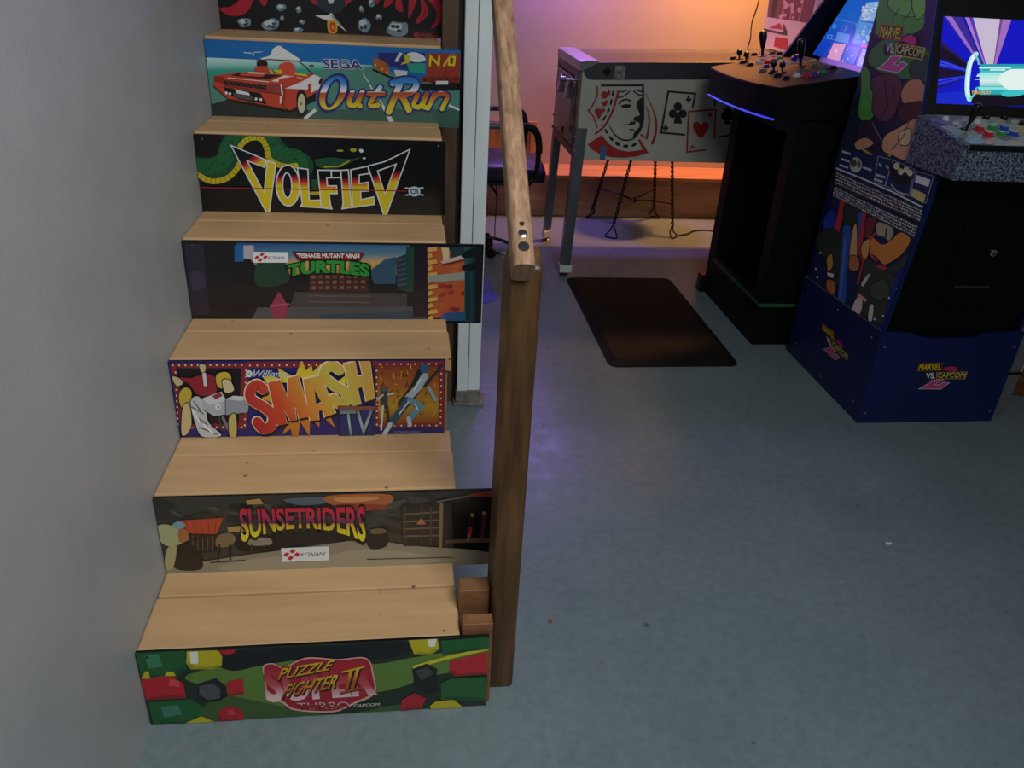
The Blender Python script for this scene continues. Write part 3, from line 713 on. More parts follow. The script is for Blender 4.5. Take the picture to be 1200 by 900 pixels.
a.poly(((980, 0), (1175, 0), [(0, '#1a5560'), (.25, '#24444c'), (.6, '#10171c'), (1, '#0c0e12')]), [(985, 95), (1170, 95), (1140, 850), (985, 840)])
a.ell('#0e181c', 1050, 160, 100, 40, -.3); a.ell('#0d1519', 1050, 300, 90, 40, -.1); a.poly('#123038', [(990, 330), (1040, 330), (1040, 830), (990, 830)])
a.part('column_picture')
a.crop(280, 280, 7.059)
a.poly('#7c1f2c', [(472, 98), (1056, 114), (1022, 176), (520, 166)]); a.line('#14090c', [(472, 98), (1056, 114), (1022, 176), (520, 166)], 6, True)
a.text('#e2dfd8', 'TEENAGE MUTANT NINJA', [(500, 112), (1030, 124), (1012, 166), (524, 156)], .03)
def tw(u, v):
    s = (2*u-1)**2; return (u, v-.38*s)
a.text('#0d1a0e', 'TURTLES', [(425, 172), (1100, 178), (1098, 280), (425, 268)], .10, 0, tw)
a.text('#2f8c3a', 'TURTLES', [(435, 176), (1090, 182), (1088, 276), (435, 264)], .055, 0, tw)
a.part('lettering', 'white and green letters')
konami(a, [(142, 92), (432, 100), (432, 186), (142, 182)], ((208, 138), 30), [(266, 130), (404, 134), (398, 158), (260, 156)])
a.part('maker_sticker', 'white sticker with red seal')

# ---- step 5: spiked lettering on black with a green serpent
t, a = riser_panel(4, [(228, 155.2), (524, 167.7), (519.7, 252.3), (237.7, 245)], 'black riser panel with spiked yellow lettering and a green serpent')
a.crop(210, 140, 3.4286)
a.rect('#0a0b0f', 0, 0, 1200, 420)
a.part('background_print')
sn = cr([(60, 190), (130, 195), (190, 170), (215, 110), (250, 70), (300, 62), (355, 75), (385, 115), (420, 150), (470, 165), (500, 185)], 6)
a.line('#17492c', sn, [95]*len(sn))
a.line('#1b5a33', [(x-6, y-10) for x, y in sn], 60)
rg = random.Random(2)
for i in range(150):
    p = rg.choice(sn); a.ell(rg.choice(['#227040', '#14502c', '#123f24']), p[0]+rg.uniform(-40, 40), p[1]+rg.uniform(-38, 30), rg.uniform(2, 5), n=6)
a.ell('#0a0b0f', 312, 125, 52, 60)
a.poly('#0a0b0f', [(262, 130), (362, 130), (362, 260), (262, 260)])
bl = cr([(80, 215), (130, 240), (190, 232), (235, 195), (255, 150), (252, 105), (290, 72), (335, 72), (358, 105), (368, 150), (400, 175), (440, 185), (475, 182)], 6)
a.line('#b8a81f', bl, 22)
for i in range(0, len(bl), 2):
    (x, y), (x2, y2) = bl[i], bl[min(i+1, len(bl)-1)]; d_ = math.hypot(x2-x, y2-y) or 1; a.line('#6b5e12', [(x-(y2-y)/d_*10, y+(x2-x)/d_*10), (x+(y2-y)/d_*10, y-(x2-x)/d_*10)], 2)
a.blob('#1d4a30', [(555, 160), (620, 150), (690, 158), (740, 150), (690, 175), (640, 195), (570, 190)]); a.line('#a89c22', [(590, 188), (650, 186), (690, 165)], 5)
a.ell('#9a9a2a', 708, 122, 13, 8); a.ell('#9a9a2a', 655, 124, 14, 4); a.ell('#9a9a2a', 735, 122, 6, 5); a.ell('#c5cfd2', 740, 126, 8, 7); a.ell('#c5cfd2', 750, 155, 6, 4)
a.blob('#1c4a30', [(535, 240), (560, 238), (560, 270), (540, 272)]); a.line('#a89c22', [(535, 292), (562, 292)], 14)
a.part('serpent_picture', 'green scaled serpent with yellow belly')
a.crop(270, 160, 9)
def vg(y0): return ((0, y0), (0, y0+130), [(0, '#0a0b0f'), (.18, '#200a10'), (.5, '#b3202c'), (.8, '#c97a22'), (1, '#c9b81e')])
W, lw = '#c9d0d4', 13
def outl(fill, *loops):
    a.poly(fill, *loops)
    for l in loops: a.line(W, l, lw, True)
outl(((100, 260), (170, 370), vg(0)[2]), [(25, 75), (400, 235), (380, 310), (195, 240), (365, 570), (410, 240), (500, 268), (415, 780), (385, 780)])
outl(vg(370), [(620+125*math.cos(q), 502+212*math.sin(q)) for q in [2*PI*i/26 for i in range(26)]], [(612+48*math.cos(q), 500+130*math.sin(q)) for q in [2*PI*i/20 for i in range(20)]])
outl(vg(400), [(725, 320), (835, 335), (840, 660), (965, 655), (965, 735), (745, 720), (765, 690)])
outl(vg(420), [(938, 345), (1180, 350), (1180, 425), (1030, 425), (1035, 510), (1130, 510), (1135, 590), (1050, 590), (1060, 700), (1075, 748), (965, 735)])
a.crop(390, 160, 9)
outl(vg(410), [(0, 350), (100, 350), (100, 425), (0, 425)])
outl(vg(410), [(100, 350), (180, 345), (200, 735), (100, 748), (115, 690)])
outl(vg(400), [(205, 345), (385, 310), (400, 385), (290, 400), (290, 490), (380, 475), (385, 565), (300, 570), (302, 655), (435, 628), (440, 705), (212, 735)])
outl(((480, 380), (500, 500), vg(0)[2]), [(385, 308), (560, 265), (830, 140), (560, 820), (535, 820)], [(485, 360), (680, 292), (555, 600)])
a.part('lettering', 'spiked letters fading from black through red to yellow')
a.crop(210, 140, 3.4286)
a.line('#8c2028', [(85, 264), (915, 286)], 4, cap=False)
a.ell('#aebfc8', 945, 288, 24, 20); 
for sx, sy in ((-1, -1), (-1, 1), (1, -1), (1, 1)): a.line('#aebfc8', [(945, 288+sy*10), (945+sx*34, 288+sy*14)], 6)
a.text('#1a242c', 'CR', [(930, 280), (962, 280), (962, 297), (930, 297)], .03)
a.part('ship_print')

# ---- step 6: red open car on a seaside road
t, a = riser_panel(5, [(237.3, 45.2), (539.8, 59.2), (537.7, 151), (248, 139)], 'riser panel printed with a red open sports car on a seaside road')
a.crop(230, 0, 3.4286)
a.rect('#1463a8', 0, 100, 1200, 320)
for i in range(9): a.line('#2273b8', [(30, 175+i*9), (1060, 200+i*9)], 2)
a.poly(((0, 225), (0, 335), [(0, '#c9dadd'), (.22, '#9fd0cc'), (.5, '#2f9a88'), (1, '#2a8a7a')]), [(20, 228), (700, 262), (700, 350), (20, 345)])
a.poly('#4d8378', [(20, 330), (250, 330), (480, 285), (540, 268), (700, 268), (1070, 370), (1070, 540), (20, 500)])
a.poly('#3a6058', [(300, 440), (1070, 440), (1070, 540), (200, 520)])
a.poly('#24302f', [(35, 420), (120, 395), (440, 440), (440, 480), (40, 470)])
a.blob('#d3d9da', [(250, 235), (285, 222), (300, 195), (325, 183), (350, 200), (385, 222), (405, 242), (330, 246)])
a.part('background_print', 'blue sky, teal sea and grey green road')
a.crop(350, 55, 6.154)
a.poly('#2b2a72', [(560, 42), (905, 42), (905, 190), (740, 160), (640, 140), (560, 110)])
a.poly('#2f9384', [(770, 120), (905, 118), (905, 195), (790, 180)]); a.blob('#c9d3d4', [(770, 55), (820, 38), (890, 62), (905, 100), (840, 112), (790, 95)])
a.poly('#b9b41f', [(745, 50), (800, 70), (790, 115), (720, 130), (760, 100)]); a.poly('#c5cfd0', [(715, 40), (740, 45), (700, 110), (680, 105)])
a.poly('#8e3524', [(915, 45), (1165, 48), (1160, 215), (915, 215)]); a.poly('#702a1e', [(880, 215), (1160, 215), (1160, 265), (870, 255)]); a.rect('#3d1711', 1052, 150, 1058, 215)
for i in range(5): a.ell('#4a1a12', 905+i*55, 238, 12, 10)
a.poly('#14181a', [(860, 265), (1150, 268), (1140, 320), (880, 318)]); a.rect('#c9cfd0', 985, 248, 1075, 275)
for P in ([(940, 135), (945, 70), (1005, 130), (1010, 72)], [(1045, 135), (1085, 75), (1080, 130)], [(1110, 75), (1125, 75), (1118, 132), (1095, 132)]): a.line('#c9c020', P, 16)
a.poly('#9c5a2a', [(520, 85), (560, 80), (640, 130), (640, 200), (600, 190), (530, 150)]); a.line('#17191a', [(525, 165), (640, 215), (700, 235)], 14); a.poly('#c3c9cb', [(675, 165), (775, 175), (770, 215), (690, 212)]); a.line('#22486e', [(610, 135), (770, 150)], 8)
a.dots('#c9a030', [(540, 130), (590, 160), (625, 185)], 9)
a.part('truck_picture', 'red brown truck with painted trailer'); a.line('#c9d3d2', [(450, 195), (490, 255)], 7); a.line('#c9d3d2', [(500, 275), (515, 305)], 10); a.line('#c9d3d2', [(570, 385), (660, 545)], [14, 34], cap=False); a.line('#c9d3d2', [(25, 515), (105, 450)], 24, cap=False); a.line('#c9d3d2', [(1080, 425), (1160, 460)], 16, cap=False)
a.part('road_marking_print', split=True)
a.crop(235, 45, 8)
a.poly('#16191a', [(100, 430), (300, 590), (820, 690), (1060, 580), (1060, 500), (700, 420)])
a.poly('#b5412c', [(105, 345), (330, 308), (560, 320), (830, 330), (1040, 330), (1130, 390), (1080, 490), (970, 560), (970, 600), (870, 640), (820, 668), (600, 620), (230, 555), (110, 440)])
a.poly('#d0d2d4', [(770, 465), (930, 400), (1040, 335), (1120, 370), (1090, 470), (1010, 510), (985, 475)]); a.poly('#a8382a', [(985, 420), (1020, 420), (1010, 520), (985, 500)])
a.poly('#8a2a22', [(110, 345), (200, 355), (200, 415), (110, 395)]); a.poly('#2a1715', [(200, 382), (600, 435), (600, 478), (205, 425)])
for i in range(7): a.line('#6b4540', [(225+i*54, 392+i*6.5), (270+i*54, 425+i*7.2)], 6)
a.poly('#8a3a34', [(610, 420), (760, 430), (755, 515), (600, 490)]); a.poly('#7c2c24', [(200, 425), (755, 515), (755, 530), (200, 442)])
a.poly('#1b1413', [(195, 448), (540, 505), (600, 610), (330, 560), (230, 510)]); a.poly('#4b4e50', [(285, 500), (470, 540), (470, 575), (300, 545)])
a.poly('#d3d6d6', [(300, 470), (430, 500), (445, 528), (325, 508)]); a.dots('#d3d6d6', [(225, 502), (258, 510), (500, 560), (545, 566)], 14)
a.poly('#231512', [(330, 318), (740, 340), (600, 378), (270, 340)]); a.poly('#c24a34', [(400, 305), (610, 320), (560, 355), (340, 340)]); a.poly('#c9bfbd', [(440, 306), (600, 318), (560, 330), (410, 320)])
a.line('#d8c8c2', [(240, 362), (620, 402)], 8); a.poly('#d5d0cc', [(640, 395), (780, 335), (940, 370), (860, 395), (820, 375), (700, 405)])
a.poly('#b5412c', [(720, 372), (860, 350), (930, 378), (790, 440), (700, 420)])
a.blob('#22191a', [(510, 215), (560, 200), (605, 220), (600, 260), (520, 262)]); a.blob('#b5412c', [(500, 262), (600, 258), (620, 312), (495, 306)]); a.blob('#c24a34', [(712, 255), (760, 222), (820, 220), (862, 262), (862, 345), (745, 330)])
a.poly('#c3b23a', [(620, 290), (745, 290), (745, 328), (640, 326)]); a.line('#c3b23a', [(870, 325), (970, 345)], 20); a.line('#2a1b16', [(650, 292), (690, 326)], 10)
a.line('#4a2320', [(500, 205), (620, 192), (900, 210), (960, 260), (1030, 330)], 9); a.line('#c5d3d6', [(690, 215), (770, 208)], 8); a.ell('#6b3a38', 1020, 252, 24, 9)
a.blob('#17191b', [(880, 520), (930, 480), (975, 540), (970, 660), (925, 725), (885, 680)]); a.ell('#b9bdb4', 925, 605, 36, 92); a.ell('#c3bd80', 922, 605, 24, 62); a.ell('#6f6b5a', 922, 605, 8, 20)
a.ell('#17191a', 1105, 395, 14, 34, .4)
a.line('#d8d4d0', [(735, 430), (745, 520)], 14); a.line('#d8d4d0', [(730, 540), (728, 600)], 14)
a.line('#2c1512', [(110, 440), (240, 560), (600, 625), (820, 672)], 8); a.line('#2c1512', [(770, 460), (760, 600), (735, 600), (800, 665)], 5)
a.line('#c9d6de', [(390, 130), (460, 135)], 8); a.line('#c9d6de', [(480, 128), (560, 122)], 6); a.ell('#c9d6de', 478, 148, 6, 12)
a.part('car_picture', 'red open sports car seen from behind')
a.crop(350, 55, 6.154)
for c, b in (('#cdd2da', .06), ('#2a2a78', .022)): a.text(c, 'SEGA', [(160, 88), (430, 96), (445, 160), (160, 150)], b)
og = ((0, 200), (0, 460), [(0, '#1c5cae'), (.25, '#3f8ccb'), (.42, '#d8dce0'), (.47, '#d8dce0'), (.5, '#a5482e'), (.62, '#b5662e'), (.85, '#cfc02c'), (1, '#d0c62c')])
def slo(rx, ry, cx=232, cy=328, k=.28): return [(cx+rx*math.cos(q)-k*ry*math.sin(q), cy+ry*math.sin(q)) for q in [2*PI*i/30 for i in range(30)]]
a.poly('#2a2a72', slo(112, 142), slo(34, 84)); a.poly(og, slo(94, 124), slo(48, 102, 230, 332))
strk = [[(372, 325), (348, 395), (362, 420), (400, 410), (440, 330)], [(445, 325), (415, 400), (430, 425)], [(575, 290), (505, 400), (520, 425), (560, 418)], [(490, 338), (600, 338)],
        [(722, 262), (638, 468)], [(665, 262), (740, 240), (820, 245), (838, 285), (800, 330), (720, 352)], [(735, 352), (785, 455)],
        [(850, 345), (822, 412), (838, 435), (875, 425), (915, 345)], [(918, 342), (890, 415), (905, 440)], [(975, 345), (925, 445)], [(960, 375), (1010, 340), (1060, 350), (1065, 375), (1030, 450)]]
for P in strk: a.line('#2a2a72', cr(P, 5), 68 if P in strk[4:7] else 56)
for P in strk: a.line(og, cr(P, 5), 45 if P in strk[4:7] else 34)
a.part('lettering', 'brush script letters banded blue, white, red and yellow')

# ---- step 7: asteroids, rocket and red claws
t, a = riser_panel(6, [(251.5, -49), (524, -33), (518.7, 46.5), (256.4, 32.6)], 'black riser panel printed with asteroids, a white rocket and red claws')
a.crop(250, 0, 4.2857)
a.rect('#100f13', -100, -300, 1400, 260)
a.part('background_print')
a.blob('#a51c30', [(20, 40), (60, 72), (115, 78), (165, 50), (190, -20), (130, -80), (40, -60), (120, -10), (80, 30)])
for P in ([(220, -10), (245, 30), (262, 5), (255, -30)], [(805, -20), (815, 25), (832, -10)], [(870, -20), (850, 40), (900, 10)], [(920, -30), (910, 45), (945, 60), (940, 0)], [(985, -20), (975, 50), (975, 95), (1005, 40), (1020, -20)], [(1040, 0), (1040, 60), (1010, 110), (1025, 120), (1075, 70), (1060, 10)], [(1080, 0), (1115, 50), (1110, 110), (1085, 148), (1130, 120), (1145, 50), (1130, -20)]): a.part('claw_print'); a.blob('#a51c30', P)
a.blob('#701424', [(1048, 10), (1056, 60), (1030, 105), (1066, 66)])
a.part('claw_print')
a.poly('#23303c', [(500, -20), (660, -20), (640, 55), (590, 75), (530, 50)]); a.poly('#9a2436', [(470, -20), (500, -10), (520, 30), (490, 20)]); a.poly('#9a2436', [(650, 35), (690, 5), (700, -20), (660, -20)]); a.poly('#b9c0c6', [(560, -10), (605, -10), (590, 20), (575, 20)])
a.part('craft_picture')
def rock(x, y, w, h, sd):
    rg = random.Random(sd); P = [(x+w*math.cos(q)*rg.uniform(.75, 1.1), y+h*math.sin(q)*rg.uniform(.75, 1.1)) for q in [2*PI*i/9 for i in range(9)]]
    a.blob('#6d8796', P, 3); a.blob('#b5c3ca', [(x+(p[0]-x)*.6-w*.15, y+(p[1]-y)*.5-h*.25) for p in P], 3)
    for i in range(3): a.ell('#1f3748', x+rg.uniform(-.5, .5)*w, y+rg.uniform(-.3, .6)*h, w*.2, h*.22)
for i, r in enumerate(((330, 38, 24, 20), (418, 48, 16, 18), (332, 92, 10, 14), (145, 112, 36, 26), (275, 122, 48, 30), (432, 110, 14, 12), (410, 150, 26, 12), (788, 18, 20, 22), (736, 48, 12, 20), (822, 88, 18, 18), (745, 128, 36, 38), (912, 148, 60, 42))): rock(*r, i)
a.part('asteroid_picture', 'grey blue asteroids')
a.poly('#d0d3d2', [(498, 78), (562, 78), (582, 65), (592, 80), (655, 162), (600, 118), (560, 105)]); a.poly('#8d9498', [(575, 75), (592, 80), (640, 145), (600, 112)])
a.blob('#c8a02a', [(560, 110), (585, 100), (608, 112), (605, 160), (585, 172), (563, 160)]); a.blob('#b3401f', [(572, 118), (585, 112), (600, 120), (598, 155), (585, 165), (572, 150)]); a.blob('#c9862a', [(580, 128), (590, 128), (590, 148), (580, 148)])
a.part('rocket_picture')
a.ell('#8c2434', 1010, 180, 15); a.text('#1b1014', 'W', [(1002, 173), (1018, 174), (1017, 187), (1003, 186)], .02); a.text('#8c2434', 'Williams', [(1030, 170), (1140, 176), (1140, 202), (1028, 194)], .015, .3)
a.part('lettering')

# ================================================================ pinball machine
gm, N, L, B = nmat('thin_glass'); N.remove(B)
fr = N.new('ShaderNodeFresnel'); fr.inputs[0].default_value = 1.5; tr = N.new('ShaderNodeBsdfTransparent'); gs_ = N.new('ShaderNodeBsdfGlossy'); gs_.inputs['Roughness'].default_value = .06
mxs = N.new('ShaderNodeMixShader'); L.new(fr.outputs[0], mxs.inputs[0]); L.new(tr.outputs[0], mxs.inputs[1]); L.new(gs_.outputs[0], mxs.inputs[2]); L.new(mxs.outputs[0], N['Material Output'].inputs[0])
M['glass'] = gm
pb = thing('pinball_machine', (1.9, 2.79, 0), 'white sided pinball machine with red and black playing card print on steel legs', 'pinball machine')
PX0, PX1, PYN, PYF, PZB = 1.258, 2.56, 2.5, 3.08, .563
zt = lambda x: .974+.04*(x-1.255)
side = lambda y: [(PX0, y, PZB), (PX1, y, PZB), (PX1, y, zt(PX1)-.004), (PX0, y, zt(PX0)-.004)]
MB().prism(side(PYN), (0, .018, 0)).obj('side_panel', 'pinwhite', pb, bevel=.002)
MB().prism(side(PYF-.018), (0, .018, 0)).obj('side_panel', 'pinwhite', pb, bevel=.002)
box('bottom_panel', (PX0, PX1, PYN+.018, PYF-.018, PZB+.004, PZB+.02), 'pinwood', pb)
box('back_panel', (PX1-.02, PX1, PYN+.018, PYF-.018, PZB+.02, 1.0), 'blackmatte', pb)
fp = box('front_panel', (PX0, PX0+.02, PYN+.018, PYF-.018, PZB+.02, .945), 'pinwood', pb, bevel=.002)
for (y0, y1, z0, z1) in ((PYN+.004, PYN+.05, .565, .94), (PYF-.05, PYF-.004, .565, .94), (PYN+.05, PYF-.05, .565, .60), (PYN+.05, PYF-.05, .905, .94)):
    box('front_trim', (PX0-.010, PX0+.001, y0, y1, z0, z1), 'pinwood', pb, bevel=.003)
dr = box('coin_door', (PX0-.014, PX0-.001, PYN+.062, PYF-.062, .61, .895), 'coindoor', pb, bevel=.004)
box('door_panel', (PX0-.017, PX0-.013, PYN+.11, PYF-.11, .66, .85), 'coindoor', dr, bevel=.003)
for y in (2.66, 2.86):
    MB().prism([(PX0-.014, y, .80), (PX0-.014, y, .88), (PX0-.024, y, .88), (PX0-.038, y, .80)], (0, .05, 0)).obj('coin_slot', 'lockbar', dr, bevel=.003)
box('coin_return', (PX0-.016, PX0-.013, 2.76, 2.80, .625, .655), 'blackmatte', dr)
for z in (.67, .75, .83): box('hinge', (PX0-.022, PX0-.013, PYN+.064, PYN+.084, z, z+.035), 'darksteel', dr, bevel=.002)
for y in (PYN+.075, PYF-.075):
    for z in (.62, .885): MB().lathe([(.005, 0), (.005, .003), (.003, .005)], (PX0-.014, y, z), 10, (-1, 0, 0)).obj('bolt', 'chrome', dr, smooth=True)
lb = MB().prism([(1.246, PYN-.006, .938), (1.246, PYN-.006, .976), (1.262, PYN-.006, .981), (1.325, PYN-.006, .983), (1.325, PYN-.006, .974), (1.258, PYN-.006, .938)], (0, PYF-PYN+.012, 0)).obj('lockdown_bar', 'lockbar', pb, bevel=.002)
pl = MB().lathe([(.014, 0), (.014, .006), (.006, .008), (.006, .05), (.012, .055), (.013, .075), (.006, .08)], (PX0-.01, 2.56, .895), 16, (-1, 0, 0)).obj('plunger', 'chrome', pb, smooth=True)
for y in (PYN-.004, PYF-.012):
    P = [(PX0+.02, y, zt(1.27)), (2.31, y, zt(2.31)), (2.31, y, zt(2.31)-.07), (PX0+.045, y, .905)]
    P += [(PX0+.045-.04*math.sin(q), y, .94-.035*math.cos(q)) for q in (.5, 1.0, 1.5)]+[(PX0+.005, y, .962)]
    MB().prism(P, (0, .016, 0)).obj('side_rail', 'darksteel', pb, bevel=.0015)
bt = MB().lathe([(.016, 0), (.016, .004), (.010, .004), (.010, .010), (.008, .012)], (1.365, PYN-.004, .942), 18, (0, -1, 0)).obj('flipper_button', 'blackplastic', pb, smooth=True)
MB().prism([(1.325, PYN+.02, zt(1.325)-.006), (2.31, PYN+.02, zt(2.31)-.006), (2.31, PYF-.02, zt(2.31)-.006), (1.325, PYF-.02, zt(1.325)-.006)], (0, 0, .004)).obj('playfield_glass', 'glass', pb)
pfm = mat('playfield_print', '#b98a3a', .4, col2='#7a4a2a', scale=9)
pf = MB().prism([(1.30, PYN+.02, .83), (2.31, PYN+.02, .93), (2.31, PYF-.02, .93), (1.30, PYF-.02, .83)], (0, 0, .012)).obj('playfield', pfm, pb)
lampm = mat('amber_plastic', '#d99a2a', .25)
rg = random.Random(3)
for i in range(12):
    x, y = rg.uniform(1.6, 2.25), rg.uniform(PYN+.12, PYF-.08); z = .843+.1*(x-1.3)
    MB().lathe([(.006, 0), (.009, .012), (.009, .02), (.004, .026)], (x, y, z), 10).obj('playfield_post', lampm, pb, smooth=True)
for x, y in ((1.85, 2.7), (2.0, 2.88), (2.12, 2.68)):
    MB().lathe([(.03, 0), (.03, .03), (.04, .034), (.04, .046), (.03, .05)], (x, y, .843+.1*(x-1.3)), 18).obj('bumper', 'wplastic', pb, smooth=True)
def leg(cx, cy, sx, sy):            # folded steel leg, outer corner at cx, cy
    t_ = .004; w_ = .05
    P = [(0, 0), (w_, 0), (w_, t_), (t_, t_), (t_, w_), (0, w_)]
    top = [np.array([cx+sx*a, cy+sy*b, .70]) for a, b in P]; bot = [np.array([cx-sx*.018+sx*a*.9, cy+sy*.004+sy*b*.9, .05]) for a, b in P]
    n = len(P); m_ = MB().add(top+bot, [tuple(range(n)), tuple(range(n, 2*n))]+[(i, (i+1) % n, (i+1) % n+n, i+n) for i in range(n)])
    lg = m_.obj('leg', 'steel', pb)
    x, y = cx-sx*.018, cy+sy*.004
    MB().prism([(x-sx*.004, y-sy*.004, .055), (x+sx*.056, y-sy*.004, .055), (x+sx*.056, y+sy*.004, .055), (x+sx*.004, y+sy*.056, .055), (x-sx*.004, y+sy*.056, .055)], (0, 0, -.035)).obj('foot_cap', 'wplastic', lg, bevel=.002)
    MB().lathe([(.022, 0), (.022, .006), (.012, .014), (.006, .016), (.006, .06)], (x+sx*.022, y+sy*.022, 0), 16).obj('leveller', 'darksteel', lg, smooth=True)
    for z in (.60, .66): MB().lathe([(.008, 0), (.008, .003), (.004, .006)], (cx-sx*.0006*(.70-z)*40, cy, z), 10, (-sx, -sy, 0)).obj('leg_bolt', 'chrome', lg, smooth=True)
leg(PX0-.006, PYN-.006, 1, 1); leg(PX0-.006, PYF+.006, 1, -1); leg(PX1+.006, PYN-.006, -1, 1); leg(PX1+.006, PYF+.006, -1, -1)
bb = box('backbox', (2.31, 2.56, 2.44, 3.14, 1.02, 1.75), 'pinwhite', pb, bevel=.004)
# print on the near side panel
a = plane_art(pb, [(PX0, PYN, PZB), (PX1, PYN, PZB), (PX1, PYN, zt(PX1)), (PX0, PYN, zt(PX0))], (0, -1, 0), mt='printmatte')
a.crop(680, 80, 7.83)
K, RD = '#14161a', '#a31f26'
a.line(K, [(190, 158), (575, 156), (578, 300), (578, 470), (560, 540), (500, 630)], 20, cap=False)
a.blob(K, [(582, 280), (530, 295), (515, 340), (530, 385), (545, 430), (500, 445), (490, 480), (540, 500), (540, 540), (510, 570), (490, 600), (485, 650), (530, 610), (570, 540), (586, 460)])
a.line(K, cr([(268, 530), (310, 600), (370, 650), (440, 660), (500, 640)], 5), [8, 9, 10, 11, 12, 13, 14, 15, 15, 16, 16, 16, 16, 16, 16, 15, 15, 14, 13, 12, 10][:21])
a.blob(K, [(405, 505), (440, 512), (470, 488), (505, 492), (500, 512), (440, 525)]); a.line(K, [(455, 562), (490, 565)], 13)
a.line(K, cr([(355, 325), (385, 295), (430, 288), (462, 302)], 5), 16); a.blob(K, [(372, 348), (410, 330), (470, 335), (450, 360), (405, 366)])
for P in ([(340, 212), (390, 215), (430, 198)], [(340, 270), (400, 255), (452, 212)], [(490, 210), (530, 240), (575, 250)], [(515, 195), (545, 210), (575, 212)]): a.line(K, cr(P, 5), 13)
a.part('queen_face_print', 'black face outline')
for P in ([(300, 198), (312, 240), (298, 258), (287, 240)], [(285, 275), (295, 310), (280, 338), (270, 320)], [(262, 362), (270, 390), (250, 412), (243, 395)], [(240, 425), (230, 465), (210, 485), (205, 465)], [(225, 552), (250, 575), (255, 600), (232, 590)], [(262, 620), (295, 635), (305, 665), (278, 660)], [(318, 672), (355, 680), (365, 710), (330, 705)], [(390, 710), (430, 698), (440, 722), (405, 730)], [(465, 710), (505, 682), (518, 695), (490, 718)]): a.blob(K, P)
a.part('bead_print')
a.line(RD, cr([(155, 165), (152, 260), (100, 360), (72, 388)], 5), 15); a.line(RD, [(72, 388), (120, 440), (155, 540)], 14)
a.line(RD, cr([(350, 210), (325, 300), (290, 410), (220, 530), (140, 600)], 5), 20)
a.poly(RD, [(195, 612), (260, 690), (340, 745), (440, 765), (520, 755), (570, 745), (530, 655), (545, 648), (628, 775), (520, 808), (400, 820), (280, 815), (180, 790), (100, 740), (68, 695)])
a.line(RD, cr([(600, 235), (655, 350), (695, 480), (690, 600), (660, 690)], 5), [6]*4+[10]*4+[18]*5+[24]*8); a.line(RD, cr([(602, 350), (630, 430), (628, 540), (610, 640)], 5), [8]*5+[18]*5+[20]*6); a.line(RD, [(555, 608), (612, 645)], 14)
a.ell(RD, 222, 245, 33); a.ell(RD, 262, 225, 14, 24); a.poly(RD, [(190, 325), (225, 300), (255, 285), (240, 345), (215, 350)]); a.ell(RD, 160, 395, 30, 28); a.ell(RD, 205, 385, 24, 18); a.poly(RD, [(132, 400), (228, 375), (168, 470)])
a.part('hair_and_collar_print', 'red painted hair and collar')
a.crop(630, 40, 4.736)
def pip_club(x, y, s, c=K):
    for dx, dy in ((0, -1), (-.75, .1), (.75, .1)): a.ell(c, x+dx*s, y+dy*s, s*.66)
    a.poly(c, [(x-.2*s, y), (x+.2*s, y), (x+.7*s, y+1.6*s), (x-.7*s, y+1.6*s)])
def pip_heart(x, y, s, c=RD, f=1):
    a.poly(c, cr([(x, y+1.25*s*f), (x-1.0*s, y-.1*s*f), (x-.9*s, y-.75*s*f), (x-.4*s, y-.9*s*f), (x, y-.5*s*f), (x+.4*s, y-.9*s*f), (x+.9*s, y-.75*s*f), (x+1.0*s, y-.1*s*f)], 4, True))
    if f < 0: a.poly(c, [(x-.2*s, y+.4*s), (x+.2*s, y+.4*s), (x+.6*s, y+1.5*s), (x-.6*s, y+1.5*s)])
a.line(K, [(815, 558), (685, 546), (725, 318), (875, 330), (860, 405)], 11); pip_club(778, 438, 36); pip_club(838, 362, 11); pip_club(710, 520, 11)
a.part('club_card_print', 'black club card')
a.line(RD, [(930, 642), (828, 655), (838, 430), (988, 418), (980, 575)], 9); pip_heart(905, 525, 42); pip_heart(957, 447, 13); a.line(RD, [(848, 636), (858, 618), (868, 632)], 7)
a.part('heart_card_print', 'red heart card')
a.line(K, [(1100, 556), (1005, 570)], 9, cap=False); a.line(K, [(982, 395), (985, 345), (1060, 335)], 10); pip_heart(1055, 445, 36, K, -1)
a.part('spade_card_print', 'black spade card', split=True)
box('sticker', (1.40, 1.445, PYN-.0052, PYN-.0038, .91, .968), 'sticker', pb)
q = hit(706, 186, 'Y', PYN); q1 = hit(705, 171, 'Y', PYN)
box('blue_tape', (q[0]-.013, q[0]+.012, PYN-.0016, PYN-.0004, PZB, q1[2]), 'blue_tape', pb)
# print on the backbox front
a = plane_art(pb, [(2.31, 2.44, 1.02), (2.31, 3.14, 1.02), (2.31, 3.14, 1.75), (2.31, 2.44, 1.75)], (-1, 0, 0), mt='printmatte')
a.crop(860, 0, 10)
a.poly('#d9cdb8', [(330, 560), (420, -300), (1000, -300), (900, 620)])
a.poly('#6d3535', [(392, 200), (430, -200), (1000, -200), (900, 280), (740, 250)]); a.poly('#2a1418', [(430, 198), (480, -200), (560, -200), (470, 210)]); a.poly('#6a4a3c', [(392, 200), (420, -100), (470, -100), (430, 200)])
for i in range(7): a.line(('#a8302c', '#c9a08c')[i % 2], [(500+i*52, 220+i*5), (560+i*55, -80)], 8)
speckle(a, ['#c9a58c', '#a87a68', '#d0b49c'], 480, 0, 800, 230, 16, 14, 26, 6, 1.4)
a.poly('#4a3428', [(345, 330), (570, 380), (585, 270), (630, 370), (625, 420), (350, 362)]); a.poly('#d9cdb8', [(420, 318), (545, 258), (585, 362)]); a.poly('#b5371f', [(412, 325), (545, 268), (572, 350)])
a.poly('#b0241c', [(488, 430), (635, 455), (640, 600), (468, 545)])
a.part('backbox_picture', 'cream front with red shapes')

